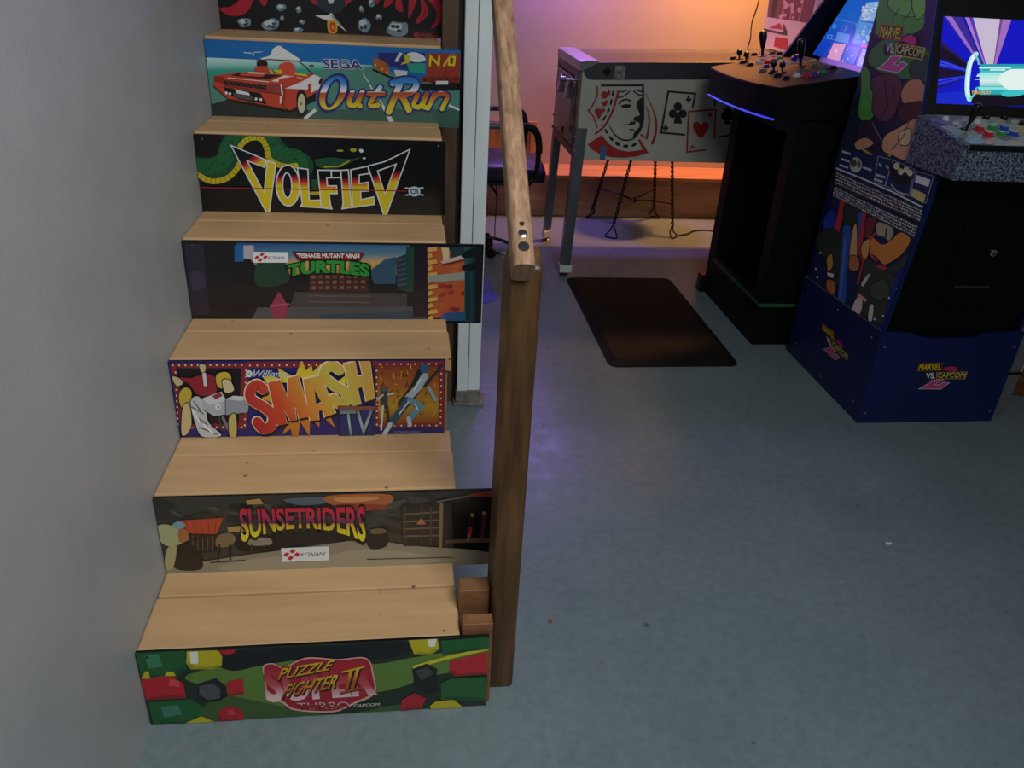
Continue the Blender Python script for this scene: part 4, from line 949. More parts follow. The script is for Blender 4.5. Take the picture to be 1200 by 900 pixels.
# ================================================================ wire stool behind the pinball machine
so = thing('wire_stool', (1.80, 3.33, 0), 'round stool with twisted black wire legs under the pinball machine', 'stool')
feet = [((1.605, 3.512), (1.655, 3.445)), ((1.64, 3.135), (1.715, 3.21)), ((1.985, 3.518), (1.925, 3.445)), ((1.988, 3.150), (1.955, 3.21))]
SH = .46
for (fx, fy), (tx, ty) in feet:
    f0 = np.array([fx, fy, .06]); t0 = np.array([tx+(tx-fx)*.2, ty+(ty-fy)*.2, SH]); m_ = MB()
    for ph in (0, PI):
        pts = []
        for i in range(61):
            k = i/60; c = f0*(1-k)+t0*k; r = .0062 if k < .75 else .0062*(1-(k-.75)*2); an = k*PI*16+ph
            pts.append(c+np.array([math.cos(an)*r, math.sin(an)*r, 0]))
        m_.tube(pts, .0042, 6)
    lg = m_.obj('leg', 'wire', so, smooth=True)
    ox, oy = fx-1.80, fy-3.33; l = math.hypot(ox, oy); px_, py_ = -oy/l, ox/l
    c = np.array([fx, fy, 0])
    MB().tube(cr([f0+np.array([0, 0, .01]), c+np.array([px_*.022, py_*.022, .03]), c+np.array([px_*.036+ox/l*.02, py_*.036+oy/l*.02, .006]), c+np.array([-px_*.03+ox/l*.024, -py_*.03+oy/l*.024, .006]), c+np.array([-px_*.02, -py_*.02, .03]), f0+np.array([0, 0, .01])], 5), .0042, 6).obj('foot_loop', 'wire', lg, smooth=True)
br = [np.array([fx, fy, 0])*(1-.36)+np.array([tx, ty, 0])*.36+np.array([0, 0, .185]) for (fx, fy), (tx, ty) in feet]
mid = np.array([1.80, 3.33, .165])
for i, j in ((0, 3), (1, 2)):
    for s_ in (.006, -.006):
        MB().tube(cr([br[i], (br[i]+mid)/2+np.array([s_, s_, .005]), mid+np.array([s_, -s_, .004*(1 if i else -1)]), (br[j]+mid)/2+np.array([s_, s_, .005]), br[j]], 5), .0036, 6).obj('cross_brace', 'wire', so, smooth=True)
MB().lathe([(.004, -.02), (.008, 0), (.006, .012)], mid, 10).obj('brace_clip', 'wire', so, smooth=True)
MB().lathe([(.165, 0), (.185, .006), (.188, .02), (.17, .034), (.05, .04)], (1.80, 3.33, SH-.004), 36).obj('seat', 'brownpost', so, smooth=True)

# ================================================================ chair behind the post
ch = thing('office_chair', (.90, 2.84, 0), 'blue black vinyl office chair with looped tube armrests', 'chair')
def cushion(b, name, mt):
    x0, x1, y0, y1, z0, z1 = b; me = MB()
    n = 12
    def f(i, j): 
        u, v_ = i/n*2-1, j/n*2-1; return z1-.018*(abs(u)**3+abs(v_)**3)-.012*math.exp(-((abs(u)-abs(v_))*6)**2)
    V = [(x0+(x1-x0)*i/n, y0+(y1-y0)*j/n, f(i, j)) for j in range(n+1) for i in range(n+1)]
    F = [(j*(n+1)+i, j*(n+1)+i+1, (j+1)*(n+1)+i+1, (j+1)*(n+1)+i) for j in range(n) for i in range(n)]
    me.add(V, F)
    per = [i for i in range(n+1)]+[(j+1)*(n+1)-1 for j in range(1, n+1)]+[n*(n+1)+i for i in range(n-1, -1, -1)]+[j*(n+1) for j in range(n-1, 0, -1)]
    k = len(me.v); cx, cy = (x0+x1)/2, (y0+y1)/2
    me.v += [(cx+(V[i][0]-cx)*.96, cy+(V[i][1]-cy)*.96, z0) for i in per]
    m2 = len(per); me.f += [(per[i], k+i, k+(i+1) % m2, per[(i+1) % m2]) for i in range(m2)]+[tuple(range(k, k+m2))]
    return me.obj(name, mt, ch, bevel=.006, smooth=True)
cushion((.70, 1.155, 2.63, 3.06, .415, .505), 'seat', 'vinyl')
MB().prism([(.70, 2.66, .56), (.64, 2.66, .98), (.58, 2.66, .98), (.63, 2.66, .54)], (0, .37, 0)).obj('backrest', 'vinyl', ch, bevel=.03, seg=3)
for y in (2.605, 3.085):
    ar = MB().tube(cr([(.74, y, .46), (.74, y, .62), (.77, y, .672), (.88, y, .678), (1.05, y, .678), (1.09, y, .655), (1.105, y, .60), (1.105, y, .50), (1.095, y, .45), (1.07, y, .425)], 5), .0125, 10).obj('armrest', 'blackplastic', ch, smooth=True)
    MB().tube(cr([(.97, y, .678), (1.05, y, .678), (1.09, y, .655), (1.106, y, .60), (1.107, y, .56)], 5), .0165, 10).obj('arm_pad', 'rubber', ar, smooth=True)
    MB().tube([(.80, y, .676), (.93, y, .68)], .0145, 10).obj('arm_sleeve', 'greyplastic', ar, smooth=True)
    box('arm_bracket', (.72, 1.08, min(y, y+(.04 if y < 2.8 else -.04)), max(y, y+(.04 if y < 2.8 else -.04)), .408, .418), 'blackplastic', ar)
MB().lathe([(.028, .08), (.028, .25), (.018, .26), (.018, .40), (.09, .405), (.09, .418)], (.80, 2.84, 0), 18).obj('gas_column', 'blackplastic', ch, smooth=True)
for i in range(5):
    an = 2*PI*i/5+PI/5; c, s_ = math.cos(an), math.sin(an)
    if True:
        ft = MB().tube([(.80+c*.02, 2.84+s_*.02, .095), (.80+c*.15, 2.84+s_*.15, .065)], [.02, .012], 8).obj('base_arm', 'blackplastic', ch, smooth=True)
        MB().lathe([(.024, -.011), (.027, 0), (.024, .011)], (.80+c*.15, 2.84+s_*.15, .027), 14, (-s_, c, 0)).obj('caster', 'blackplastic', ft, smooth=True)
MB().tube([(.88, 2.78, .40), (.935, 2.70, .335)], [.005, .006], 8).obj('lever', 'blackplastic', ch, smooth=True)

# ================================================================ anti-fatigue mat
def rrect(x0, x1, y0, y1, r, z, n=5):
    P = []
    for cx, cy, a0 in ((x1-r, y1-r, 0), (x0+r, y1-r, 90), (x0+r, y0+r, 180), (x1-r, y0+r, 270)):
        for i in range(n+1):
            q = math.radians(a0+90*i/n); P.append((cx+r*math.cos(q), cy+r*math.sin(q), z))
    return P
m_ = MB(); lv = [rrect(1.258, 1.775, 1.515, 2.47, .035, 0), rrect(1.258, 1.775, 1.515, 2.47, .035, .005), rrect(1.29, 1.743, 1.547, 2.438, .02, .018)]
n = len(lv[0]); m_.v = [p for l in lv for p in l]
m_.f = [tuple(range(n))]+[(k*n+i, k*n+(i+1) % n, (k+1)*n+(i+1) % n, (k+1)*n+i) for k in (0, 1) for i in range(n)]+[tuple(2*n+i for i in range(n))]
tag(m_.obj('floor_mat', 'rubber', None), 'black rubber anti-fatigue mat lying on the grey floor', 'mat')

# ================================================================ black arcade cabinet with control deck
bc = thing('arcade_cabinet', (2.22, 2.02, 0), 'plain black arcade cabinet with wide brown control deck and blue light strip', 'arcade cabinet')
BX, BN, BF = 1.90, 1.712, 2.33
prof = lambda y, dx=0: [(BX, y, 0), (2.62, y, 0), (2.62, y, 1.70), (2.455+dx, y, 1.70), (2.07+dx, y, 1.055), (1.99, y, .90), (BX, y, .90)]
MB().prism(prof(BN, .03), (0, .018, 0)).obj('side_panel', 'black', bc, bevel=.0015)
MB().prism(prof(BF-.018), (0, .018, 0)).obj('side_panel', 'black', bc, bevel=.0015)
box('back_panel', (2.45, 2.465, BN+.018, BF-.018, 0, 1.6), 'blackmatte', bc)
box('face_stile', (BX, BX+.018, BN+.018, BN+.075, .0, .89), 'black', bc, bevel=.001); box('face_stile', (BX, BX+.018, BF-.075, BF-.018, .0, .89), 'black', bc, bevel=.001)
box('kick_panel', (BX, BX+.018, BN+.075, BF-.075, 0, .20), 'black', bc); box('top_rail', (BX, BX+.018, BN+.075, BF-.075, .83, .89), 'black', bc)
MB().prism([(BX+.02, BN+.018, .16), (2.45, BN+.018, .16), (2.45, BF-.018, .16), (BX+.02, BF-.018, .16)], (0, 0, .016)).obj('bottom_shelf', 'black', bc)
box('shelf', (2.02, 2.45, BN+.018, BF-.018, .53, .546), 'black', bc)
tp = box('green_tape', (BX-.0012, BX, BN, BF-.06, .168, .182), 'green_tape', bc)
box('green_tape', (BX-.001, 2.3, BN-.0012, BN, .168, .182), 'green_tape', bc)
box('corner_block', (BX-.03, BX+.001, BF-.03, BF+.02, 0, .085), 'blackplastic', bc, bevel=.004)
out = cr([(1.80, 1.70), (1.785, 1.76), (1.764, 1.87), (1.752, 2.03), (1.752, 2.16), (1.758, 2.27)], 5)+cr([(1.758, 2.27), (1.765, 2.318), (1.80, 2.338)], 4)[1:]+[(2.12, 2.338), (2.12, 1.70)]
dz = lambda x: 1.0+.17*(x-1.79)
def slab(poly, b, t, name, mt, par, bev=0):
    n = len(poly); m_ = MB(); m_.v = [(x, y, b(x)) for x, y in poly]+[(x, y, t(x)) for x, y in poly]
    m_.f = [tuple(range(n-1, -1, -1)), tuple(range(n, 2*n))]+[(i, (i+1) % n, (i+1) % n+n, i+n) for i in range(n)]
    return m_.obj(name, mt, par, bevel=bev)
dk = slab(out, lambda x: .893, lambda x: dz(x)-.004, 'control_box', 'black', bc, .002)
cx, cy = 1.95, 2.02
slab([(cx+(x-cx)*1.003, cy+(y-cy)*1.003) for x, y in out], lambda x: dz(x)-.004, dz, 'deck_top', 'deckbrown', bc, .0015)
MB().tube([(x-.004 if i else x, y, .893) for i, (x, y) in enumerate(out[:26])], .0035, 6).obj('light_strip', 'led', bc)
DN = np.array([-.17, 0, 1.]); DN /= np.linalg.norm(DN); DO = (1.79, 2.0, 1.0)
def on_deck(x, y): return hitp(x, y, DO, DN)
def button(px, mt, par, f, n, r=.0135, name='button'):
    p = f(*px)
    o = MB().lathe([(r*1.25, 0), (r*1.25, .003), (r*1.05, .005)], p, 16, n).obj(name, mt, par, smooth=True)
    MB().lathe([(r*.95, .002), (r*.95, .009), (r*.75, .0115)], p, 16, n).obj('plunger_cap', mt, o, smooth=True); return o
def bat(p, n, tilt, par, mt='blackplastic', s=1.):
    n = np.array(n)+np.array(tilt); n = n/np.linalg.norm(n)
    o = MB().lathe([(.02*s, 0), (.02*s, .003), (.012*s, .004)], p, 18, n).obj('joystick', mt, par, smooth=True)
    MB().lathe([(.0055*s, 0), (.0055*s, .03*s), (.009*s, .034*s), (.012*s, .05*s), (.0165*s, .075*s), (.017*s, .088*s), (.014*s, .098*s), (.006*s, .103*s)], p, 18, n).obj('bat_handle', mt, o, smooth=True)
    return o
bat(on_deck(893.5, 66), DN, (0, 0, 0), bc); bat(on_deck(938, 78), DN, (0, 0, 0), bc)
for px, c in (((889, 74), 'wplastic'), ((899.5, 74), 'red'), ((906, 72.5), 'violet'), ((914, 70), 'green'), ((933.7, 89.5), 'wplastic'), ((944, 90), 'red'), ((954.5, 89), 'violet'), ((963, 85.5), 'green'),
              ((859, 69.5), 'blackplastic'), ((870.5, 74), 'blackplastic'), ((879, 77), 'blackplastic'), ((905, 86), 'blackplastic'), ((911, 89.5), 'blackplastic'), ((921, 92.5), 'blackplastic'), ((976, 80.5), 'blackplastic'),
              ((894, 84), 'greyplastic'), ((954, 78.5), 'greyplastic'), ((966, 80), 'greyplastic'), ((905, 63.5), 'greyplastic'), ((913, 64), 'blackplastic'), ((921, 64), 'greyplastic'), ((884, 65), 'blackplastic'), ((898, 79), 'violet'), ((940, 85), 'greyplastic')):
    button(px, c, bc, on_deck, DN, .0125)
for px in ((866.5, 69.5), (874.5, 72), (906.5, 84), (916.5, 85)):
    p = on_deck(*px); o = MB().lathe([(.016, 0), (.016, .004), (.004, .006), (.004, .02)], p, 14, DN).obj('ball_joystick', 'blackplastic', bc, smooth=True)
    MB().lathe([(.003, .016), (.0095, .02), (.0125, .028), (.0095, .037), (.003, .04)], p, 14, DN).obj('ball_top', 'blackplastic', o, smooth=True)
p = on_deck(934, 71); uX = np.array([1, 0, .17]); uX /= np.linalg.norm(uX); uY = np.array([0, 1., 0])
qd = [p+uX*a_+uY*b_ for a_, b_ in ((-.055, -.06), (.055, -.06), (.055, .06), (-.055, .06))]
fm = MB().prism(qd, DN*.004).obj('trackball_frame', 'wplastic', bc, bevel=.001)
MB().prism([p+(c_-p)*.84 for c_ in qd], DN*.0055).obj('trackball_plate', 'deckbrown', fm); MB().lathe([(.026, .004), (.024, .014), (.016, .022), (.005, .0255)], p, 18, DN).obj('trackball', 'violet', fm, smooth=True)
# monitor
sx = lambda z: 2.175+.48*(z-1.06)
mon = MB().prism([(sx(1.04)-.002, BN+.02, 1.04), (sx(1.66)-.002, BN+.02, 1.66), (sx(1.66)+.05, BN+.02, 1.66), (sx(1.04)+.05, BN+.02, 1.04)], (0, BF-BN-.04, 0)).obj('monitor', 'blackplastic', bc, bevel=.002)
SN = np.array([-1, 0, .48]); SN /= np.linalg.norm(SN)
scl = [(sx(1.065)-.002, BN+.045, 1.065), (sx(1.065)-.002, BF-.055, 1.065), (sx(1.64)-.002, BF-.055, 1.64), (sx(1.64)-.002, BN+.045, 1.64)]
a = plane_art(mon, scl, SN, mt='screen2')
a.crop(880, 0, 6.667)
a.rect(((0, 0), (0, 560), [(0, '#1f5fd0'), (.3, '#1a63cc'), (.6, '#1648c8'), (1, '#1238b0')]), 300, -1500, 1500, 900)
a.part('menu_background', 'blue menu screen')
a.poly('#8fb6e8', [(905, 20), (1030, 10), (960, 170), (845, 160)]); speckle(a, ['#c9d6f0', '#7f9fd8', '#a8b8e8', '#d0c0e0'], 870, 30, 1000, 160, 22, 8, 18, 11); a.part('menu_tile')
a.poly('#5d9ae0', [(840, 165), (960, 185), (900, 360), (795, 335)]); speckle(a, ['#8fb8ea', '#4a86d8', '#a8c8ee'], 830, 200, 930, 330, 16, 8, 20, 12); a.part('menu_tile')
a.poly('#4f8fe0', [(680, 250), (780, 275), (760, 345), (660, 320)]); a.part('menu_tile')
a.poly('#d05a9a', [(870, 340), (935, 350), (925, 378), (862, 368)]); a.part('menu_tile')
a.poly('#e0a0c8', [(650, 335), (745, 350), (690, 490), (590, 465)]); a.ell('#f0d0e4', 668, 400, 12); a.part('menu_tile', 'pink tile')
a.poly('#2a6ad8', [(755, 355), (860, 380), (800, 520), (700, 490)]); a.dots('#a8c8f4', [(790, 440), (755, 390), (760, 460), (720, 480)], 8); a.part('menu_tile')
a.poly('#7fa0e4', [(880, 385), (925, 392), (870, 540), (820, 525)]); speckle(a, ['#a8bcec', '#5d84d8'], 840, 400, 905, 530, 10, 6, 12, 13); a.part('menu_tile')
a.line('#5d9cf0', [(560, 290), (870, 365)], 3); a.line('#5d9cf0', [(640, 145), (960, 215)], 3); a.line('#7ab0f4', [(640, 210), (655, 190), (670, 210), (655, 225)], 4, True); a.line('#7ab0f4', [(605, 275), (640, 278), (630, 305), (598, 300)], 4, True); a.line('#7ab0f4', [(740, 200), (750, 220), (735, 240)], 4); a.part('menu_icon')

# ================================================================ blue fighting-game cabinet on a riser
mv = thing('arcade_cabinet', (2.28, 1.38, 0), 'navy arcade cabinet with comic side print, granite control panel and lit screen', 'arcade cabinet')
MX0, MX1 = 2.03, 2.535
for x in (MX0, MX1-.016):
    MB().prism([(x, 1.092, 0), (x, 1.66, 0), (x, 1.652, .325), (x, 1.092, .342)], (.016, 0, 0)).obj('riser_side', 'navy', mv, bevel=.001)
es = MB().prism([(MX0-.0005, 1.092, .3425), (MX0-.0005, 1.652, .3255), (MX0-.0005, 1.652, .3235), (MX0-.0005, 1.092, .3405)], (.016, 0, 0)).obj('worn_edge_highlight', 'navyedge', mv)  # pale grey strip: edge highlight and wear painted as a colour
xs = [0, .09, .115, .14, .165, .31, .335, .36, .385, .475, .505]
zz = [.343, .340, .334, .325, .320, .320, .325, .334, .340, .343, .343]
MB().prism([(MX0, 1.078, 0)]+[(MX0+x, 1.078, z) for x, z in zip(xs, zz)]+[(MX1, 1.078, 0)], (0, .0145, 0)).obj('riser_front', 'navy', mv, bevel=.001)
box('riser_back', (MX0+.016, MX1-.016, 1.63, 1.645, 0, .32), 'navy', mv)
box('riser_top', (MX0+.016, MX1-.016, 1.10, 1.63, .28, .295), 'navy', mv)
SX = MX0+.003
sp = [(1.10, .296), (1.648, .296), (1.637, .70), (1.612, 1.0), (1.598, 1.30), (1.59, 1.62), (1.36, 1.62), (1.281, 1.308), (1.206, 1.002), (1.206, .86), (1.045, .86), (1.084, .40), (1.092, .343)]
for x in (SX, MX1-.018):
    MB().prism([(x, y, z) for y, z in sp], (.015, 0, 0)).obj('side_panel', 'navy', mv, bevel=.001)
box('back_panel', (SX+.015, MX1-.018, 1.575, 1.59, .30, 1.6), 'black', mv)
fpn = MB().prism([(SX+.015, 1.096, .296), (SX+.015, 1.060, .87), (SX+.015, 1.08, .87), (SX+.015, 1.112, .296)], (MX1-SX-.033, 0, 0)).obj('front_panel', 'black', mv)
fy = lambda z: 1.096-.036*(z-.296)/.574
cd_ = MB().prism([(p_[0], fy(p_[1])-.006, p_[1]) for p_ in rrect(2.19, 2.415, .43, .76, .03, 0)], (0, .012, 0)).obj('coin_door', 'black', mv, bevel=.0025)
lk = MB().lathe([(.011, 0), (.011, .006), (.008, .008)], (2.312, fy(.618)-.005, .618), 16, (0, -1, 0)).obj('lock', 'chrome', cd_, smooth=True)
MB().box(2.3105, 2.3135, fy(.618)-.0138, fy(.618)-.0128, .613, .623).obj('keyhole', 'blackmatte', lk)
box('coin_return', (2.225, 2.345, fy(.5)-.0085, fy(.5)-.005, .50, .506), 'darksteel', cd_)
# control deck
gq = [hit(x, y, 'X', 2.024) for x, y in ((1076, 136), (1132.7, 169.3), (1118, 211.7), (1062, 190.7))]
GT0, GT1, GB = (1.204, .999), (.950, .963), .862
gside = [(1.204, .999), (.950, .963), (.958, .864), (1.20, .860)]
for x in (2.022, MX1-.008): MB().prism([(x, y, z) for y, z in gside], (.016, 0, 0)).obj('deck_side', 'granite', mv, bevel=.0008)
tz = lambda y: .963+(.999-.963)*(y-.950)/(1.204-.950)
dt = MB().prism([(2.038, .955, tz(.955)-.006), (2.038, .955, tz(.955)), (2.038, 1.215, tz(1.215)), (2.038, 1.215, tz(1.215)-.006)], (MX1-.046+.038-2.038+.0, 0, 0)).obj('deck_top', mat('deck_overlay', '#a9a6a2', .35, col2='#6f7080', scale=9), mv)
box('deck_trim', (2.036, MX1-.008, .948, .956, .950, tz(.955)+.001), 'blackplastic', mv)
MB().prism([(2.041, .953, .866), (2.041, .9535, .950), (2.041, .97, .950), (2.041, .97, .866)], (MX1-2.05, 0, 0)).obj('deck_front', 'granite', mv)
box('deck_underside', (2.038, MX1-.008, .958, 1.20, .862, .868), 'black', mv)
KN = np.array([0, -(.999-.963), .254]); KN /= np.linalg.norm(KN); KO = (2.03, .95, .9635)
on_k = lambda x, y: hitp(x, y, KO, KN)
a = plane_art(mv, [(2.038, .957, tz(.957)), (MX1-.008, .957, tz(.957)), (MX1-.008, 1.21, tz(1.21)), (2.038, 1.21, tz(1.21))], KN, mt='printmatte')
a.crop(1060, 100, 7.5)
speckle(a, ['#8b8894', '#b5b0a8', '#9aa0ac', '#7a7a88', '#a8a09c', '#c0bab0'], 230, 240, 1050, 520, 50, 30, 90, 21, .5)
for P, c in (([(260, 320), (330, 345), (390, 335), (330, 305)], '#7d78b0'), ([(520, 480), (580, 440), (680, 480), (620, 520)], '#8fb0c8'), ([(560, 490), (640, 470), (700, 510), (600, 525)], '#9ab8d8'), ([(680, 500), (760, 470), (800, 505), (740, 528)], '#d0a8a0'), ([(480, 440), (540, 420), (545, 470), (490, 470)], '#7d8a7a'), ([(960, 380), (1050, 360), (1050, 420), (990, 420)], '#b5a86a'), ([(420, 330), (520, 300), (540, 320), (460, 360)], '#c5c6c4')): a.blob(c, P)
a.part('overlay_print', 'pale marbled colours')
bat(on_k(1132, 152), KN, (.13, 0, 0), mv, s=.74)
for px, c in (((1147.5, 152.5), 'red'), ((1157.5, 159), 'red'), ((1162, 151.5), 'green'), ((1172, 158.5), 'green'), ((1175.5, 152), 'blue'), ((1186.5, 158.5), 'blue')): button(px, c, mv, on_k, KN, .0125)
for px, c in (((1107.5, 140.5), 'wplastic'), ((1144.5, 144.5), 'wplastic'), ((1155, 139.5), 'blackplastic'), ((1176, 140), 'blackplastic'), ((1198, 146), 'blackplastic')): button(px, c, mv, on_k, KN, .009)
# screen
lean = .243; LY = lambda z: 1.222+lean*(z-1.0)
bz = MB().prism([(SX+.015, LY(.99), .99), (SX+.015, LY(1.62), 1.62), (SX+.015, LY(1.62)+.03, 1.62), (SX+.015, LY(.99)+.03, .99)], (MX1-SX-.033, 0, 0)).obj('bezel', 'blackmatte', mv)
VN = np.array([0, -1, lean]); VN /= np.linalg.norm(VN)
scl = [(x, LY(z), z) for x, z in ((2.083, 1.032), (2.483, 1.032), (2.483, 1.268), (2.083, 1.268))]
scl = [(2.087, LY(1.031), 1.031), (2.49, LY(1.031), 1.031), (2.49, LY(1.267), 1.267), (2.070, LY(1.267), 1.267)]
a = plane_art(bz, scl, VN, mt='screen')
a.crop(1080, 0, 6.925)
a.rect('#1416c0', -50, 0, 1400, 1000)
vp = (560, 640)
for x0, x1, c in ((175, 330, '#3a2a98'), (190, 250, '#9a6ac8'), (330, 345, '#0c0f90'), (345, 385, '#a878c8'), (385, 420, '#5a3ab0'), (412, 665, '#c8bcd4'), (655, 735, '#a070c0'), (640, 662, '#7a4a90')): a.poly(c, [(x0, 125), (x1, 140), (vp[0]+(x1-vp[0])*.18, 560), (vp[0]+(x0-vp[0])*.18, 560)])
for y0, y1, c in ((280, 340, '#2a1a50'), (330, 460, '#181028'), (470, 490, '#3a4ad8'), (500, 520, '#3a4ad8'), (540, 640, '#1a1230'), (650, 665, '#2a4ae0'), (680, 700, '#2a3ad0'), (710, 730, '#20184a')): a.poly(c, [(100, y0), (100, y1), (380, 600+(y1-600)*.25), (380, 600+(y0-600)*.25)])
a.rect('#15101c', 330, 745, 1300, 860); a.poly('#1a2ac8', [(100, 760), (330, 740), (430, 860), (100, 860)])
a.part('streak_picture', 'violet and blue speed streaks')
a.rect(((0, 520), (0, 780), [(0, '#1e9aa8'), (.25, '#3ac0c8'), (.5, '#e8f4ee'), (.75, '#3ac0c8'), (1, '#1a90a0')]), 470, 520, 1300, 770)
for i in range(14):
    rg = random.Random(i+70); y = rg.uniform(535, 755); a.line(rg.choice(['#8fe6e4', '#d8f6f2', '#26a8b4', '#c0f0ec']), [(rg.uniform(420, 560), y), (rg.uniform(620, 800), y)], rg.uniform(6, 16))
a.blob('#e8f6f0', [(620, 640), (700, 570), (830, 560), (1300, 560), (1300, 730), (820, 730), (690, 720)]); a.blob('#3fc4c8', [(640, 760), (720, 730), (830, 740), (800, 775), (690, 785)])
a.line('#a8ece8', cr([(440, 440), (395, 500), (372, 620), (368, 740), (385, 805)], 5), 40); a.line('#e8faf6', cr([(420, 450), (388, 540), (372, 640), (372, 760)], 5), 20); a.line('#5cd0d4', cr([(430, 445), (455, 480), (460, 520)], 4), 14); a.line('#5cd0d4', cr([(395, 800), (430, 760), (440, 720)], 4), 16)
a.part('beam_picture', 'pale cyan energy beam and ring')
a.text('#e0a82a', 'FREE PLAY', [(408, 738), (562, 742), (560, 764), (408, 762)], .03)
a.part('screen_lettering')
a.text('#8f9498', 'ARCADE1UP', [(445, 880), (570, 884), (568, 898), (445, 895)], .03)
a.part('maker_lettering')
# side print: swirls of colour and the title
def side_art(clip): return plane_art(mv, [(SX, y, z) for y, z in clip], (-1, 0, 0), mt='printmatte', gain=2.5)
a = side_art([(1.612, 1.0), (1.598, 1.30), (1.59, 1.62), (1.36, 1.62), (1.281, 1.308), (1.206, 1.0)])
b_ = side_art([(1.648, .30), (1.637, .70), (1.612, 1.0), (1.206, 1.0), (1.045, .86), (1.084, .40), (1.092, .343)])
def both(f):
    global a
    for k in (a, b_): f(k)
def upper(a):
    a.ol = ('#0c0e12', 4.5)
    a.crop(970, 0, 4.5)
    a.rect('#141a2c', -100, -400, 700, 1000)
    a.poly('#43852f', [(290, -200), (540, -200), (530, 60), (500, 150), (430, 190), (330, 200), (250, 180)]); a.blob('#5a9c36', [(320, 0), (420, -60), (510, -20), (500, 60), (430, 90), (340, 60)]); a.blob('#68ab40', [(440, -20), (520, -60), (520, 50), (470, 100)]); a.line('#1c3818', [(450, -50), (440, 60), (400, 110)], 6); a.line('#1c3818', [(340, 100), (380, 40)], 5)
    a.poly('#171d4e', [(530, -200), (600, -200), (570, 260), (500, 300), (510, 100)])
    a.blob('#2f652c', [(230, 260), (330, 200), (520, 260), (560, 360), (480, 420), (330, 400), (220, 340)]); a.blob('#1d3a2c', [(440, 330), (550, 300), (550, 420), (450, 420)])
    a.blob('#3d7a2c', [(180, 350), (225, 380), (230, 470), (265, 520), (255, 590), (205, 650), (160, 600), (175, 480)]); a.line('#1f4a1a', [(215, 520), (250, 560), (215, 610)], 5)
    a.blob('#4a2c30', [(230, 420), (320, 390), (390, 430), (380, 540), (320, 640), (240, 600), (240, 500)]); a.line('#2a181c', [(300, 430), (320, 560), (270, 640)], 8); a.line('#2a181c', [(350, 440), (345, 540)], 6)
    a.blob('#9c6a50', [(390, 480), (430, 425), (490, 420), (520, 480), (500, 540), (440, 560), (395, 540)]); a.blob('#3a2018', [(380, 560), (440, 540), (510, 540), (500, 620), (420, 650), (370, 610)])
    a.blob('#241a2c', [(180, 640), (260, 660), (290, 740), (220, 780), (150, 740)]); a.line('#6d5a78', [(235, 645), (285, 740)], 5)
    a.blob('#a87a5c', [(300, 720), (380, 670), (480, 620), (480, 700), (430, 840), (340, 820), (290, 790)]); a.blob('#c09470', [(380, 700), (440, 680), (430, 760), (380, 760)]); a.line('#5c3826', [(430, 640), (400, 720), (340, 790)], 6)
    a.blob('#9a7458', [(145, 750), (200, 725), (245, 755), (200, 785), (155, 790)]); a.line('#8f8020', [(190, 790), (280, 850), (330, 820)], 12)
    a.part('side_print', 'green, brown and tan swirls of colour')
